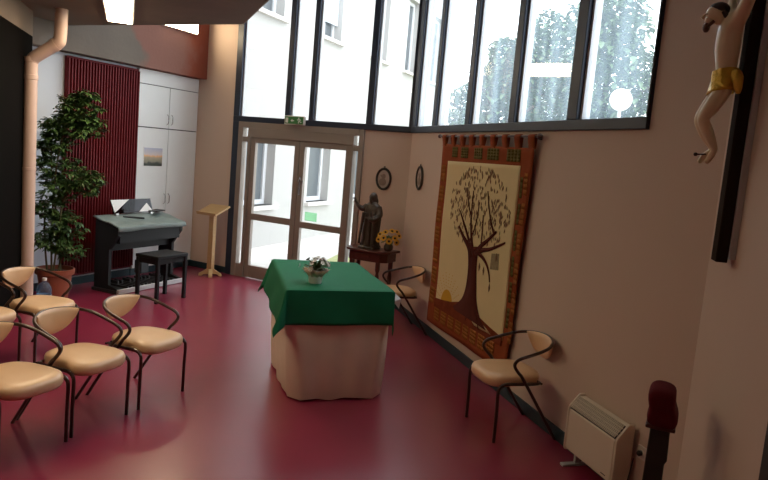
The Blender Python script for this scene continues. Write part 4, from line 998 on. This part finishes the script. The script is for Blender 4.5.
tree('tree farthest right beyond the side window, mostly behind the wall', 12.4, 28.0, 9.0, [(0, 5.4, 2.0, 2.4, 2400), (0, 2.8, 2.0, 1.6, 1200)], 4)
tree('low bushy tree far behind the corner of the white building', 3.4, 40.0, 6.0, [(0, 4.0, 1.9, 2.2, 1600)], 5)
t = thing('pale_globe', 'pale globe on a post among the trees', 'lamp', (4.47, 14.0, -0.12))
MB().tube([(0, 0, 0), (0, 0, 3.45)], 0.035, 10).build('post', 'grey', t)
MB().ball((0, 0, 3.63), 0.22, 14).build('globe', 'globe', t)  # plain pale ball on top of the post

# ------------------------------------------------------------------ light, camera
w = bpy.data.worlds.new('overcast_sky'); S.world = w; w.use_nodes = True
bg = w.node_tree.nodes['Background']; bg.inputs['Color'].default_value = (0.86, 0.94, 1.0, 1); bg.inputs['Strength'].default_value = 5.0
def portal(F, s0, s1, z0, z1, d):
    L = bpy.data.lights.new('daylight_portal', 'AREA'); L.shape = 'RECTANGLE'; L.size = abs(s1 - s0); L.size_y = z1 - z0; L.cycles.is_portal = True
    o = bpy.data.objects.new('daylight_portal', L); COL.objects.link(o)
    o.matrix_world = F.m @ Matrix.Translation((F.sg * (s0 + s1) / 2, d, (z0 + z1) / 2)) @ Matrix.Rotation(-PI / 2, 4, 'X') @ Matrix.Rotation(PI, 4, 'Y') @ Matrix.Rotation(PI, 4, 'Y')
    return o
portal(F1, 0.05, 3.0, 0.05, ZG, -0.12); portal(F2, 0.05, 4.78, ZT, ZG, -0.24)
cam = bpy.data.cameras.new('camera'); co = bpy.data.objects.new('camera', cam); COL.objects.link(co); S.camera = co
cam.sensor_width = 36; cam.lens = 686.585 / 768 * 36; cam.clip_start = 0.05; cam.clip_end = 300
p, r = 0.12485545427, 0.08568000269
Fv = V((0, math.cos(p), -math.sin(p))); R0 = V((1, 0, 0)); U0 = V((0, math.sin(p), math.cos(p)))
Rv = math.cos(r) * R0 + math.sin(r) * U0; Uv = -math.sin(r) * R0 + math.cos(r) * U0
mm = Matrix((Rv, Uv, -Fv)).transposed().to_4x4(); mm.translation = (0, 0, 2.05); co.matrix_world = mm
S.view_settings.view_transform = 'Standard'; S.view_settings.look = 'None'; S.view_settings.gamma = 1; S.view_settings.exposure = 0.0
S.view_settings.use_curve_mapping = False
S.cycles.use_denoising = True; S.cycles.max_bounces = 10; S.cycles.diffuse_bounces = 6; S.cycles.transparent_max_bounces = 16
S.cycles.sample_clamp_indirect = 6; S.cycles.caustics_reflective = False; S.cycles.caustics_refractive = False
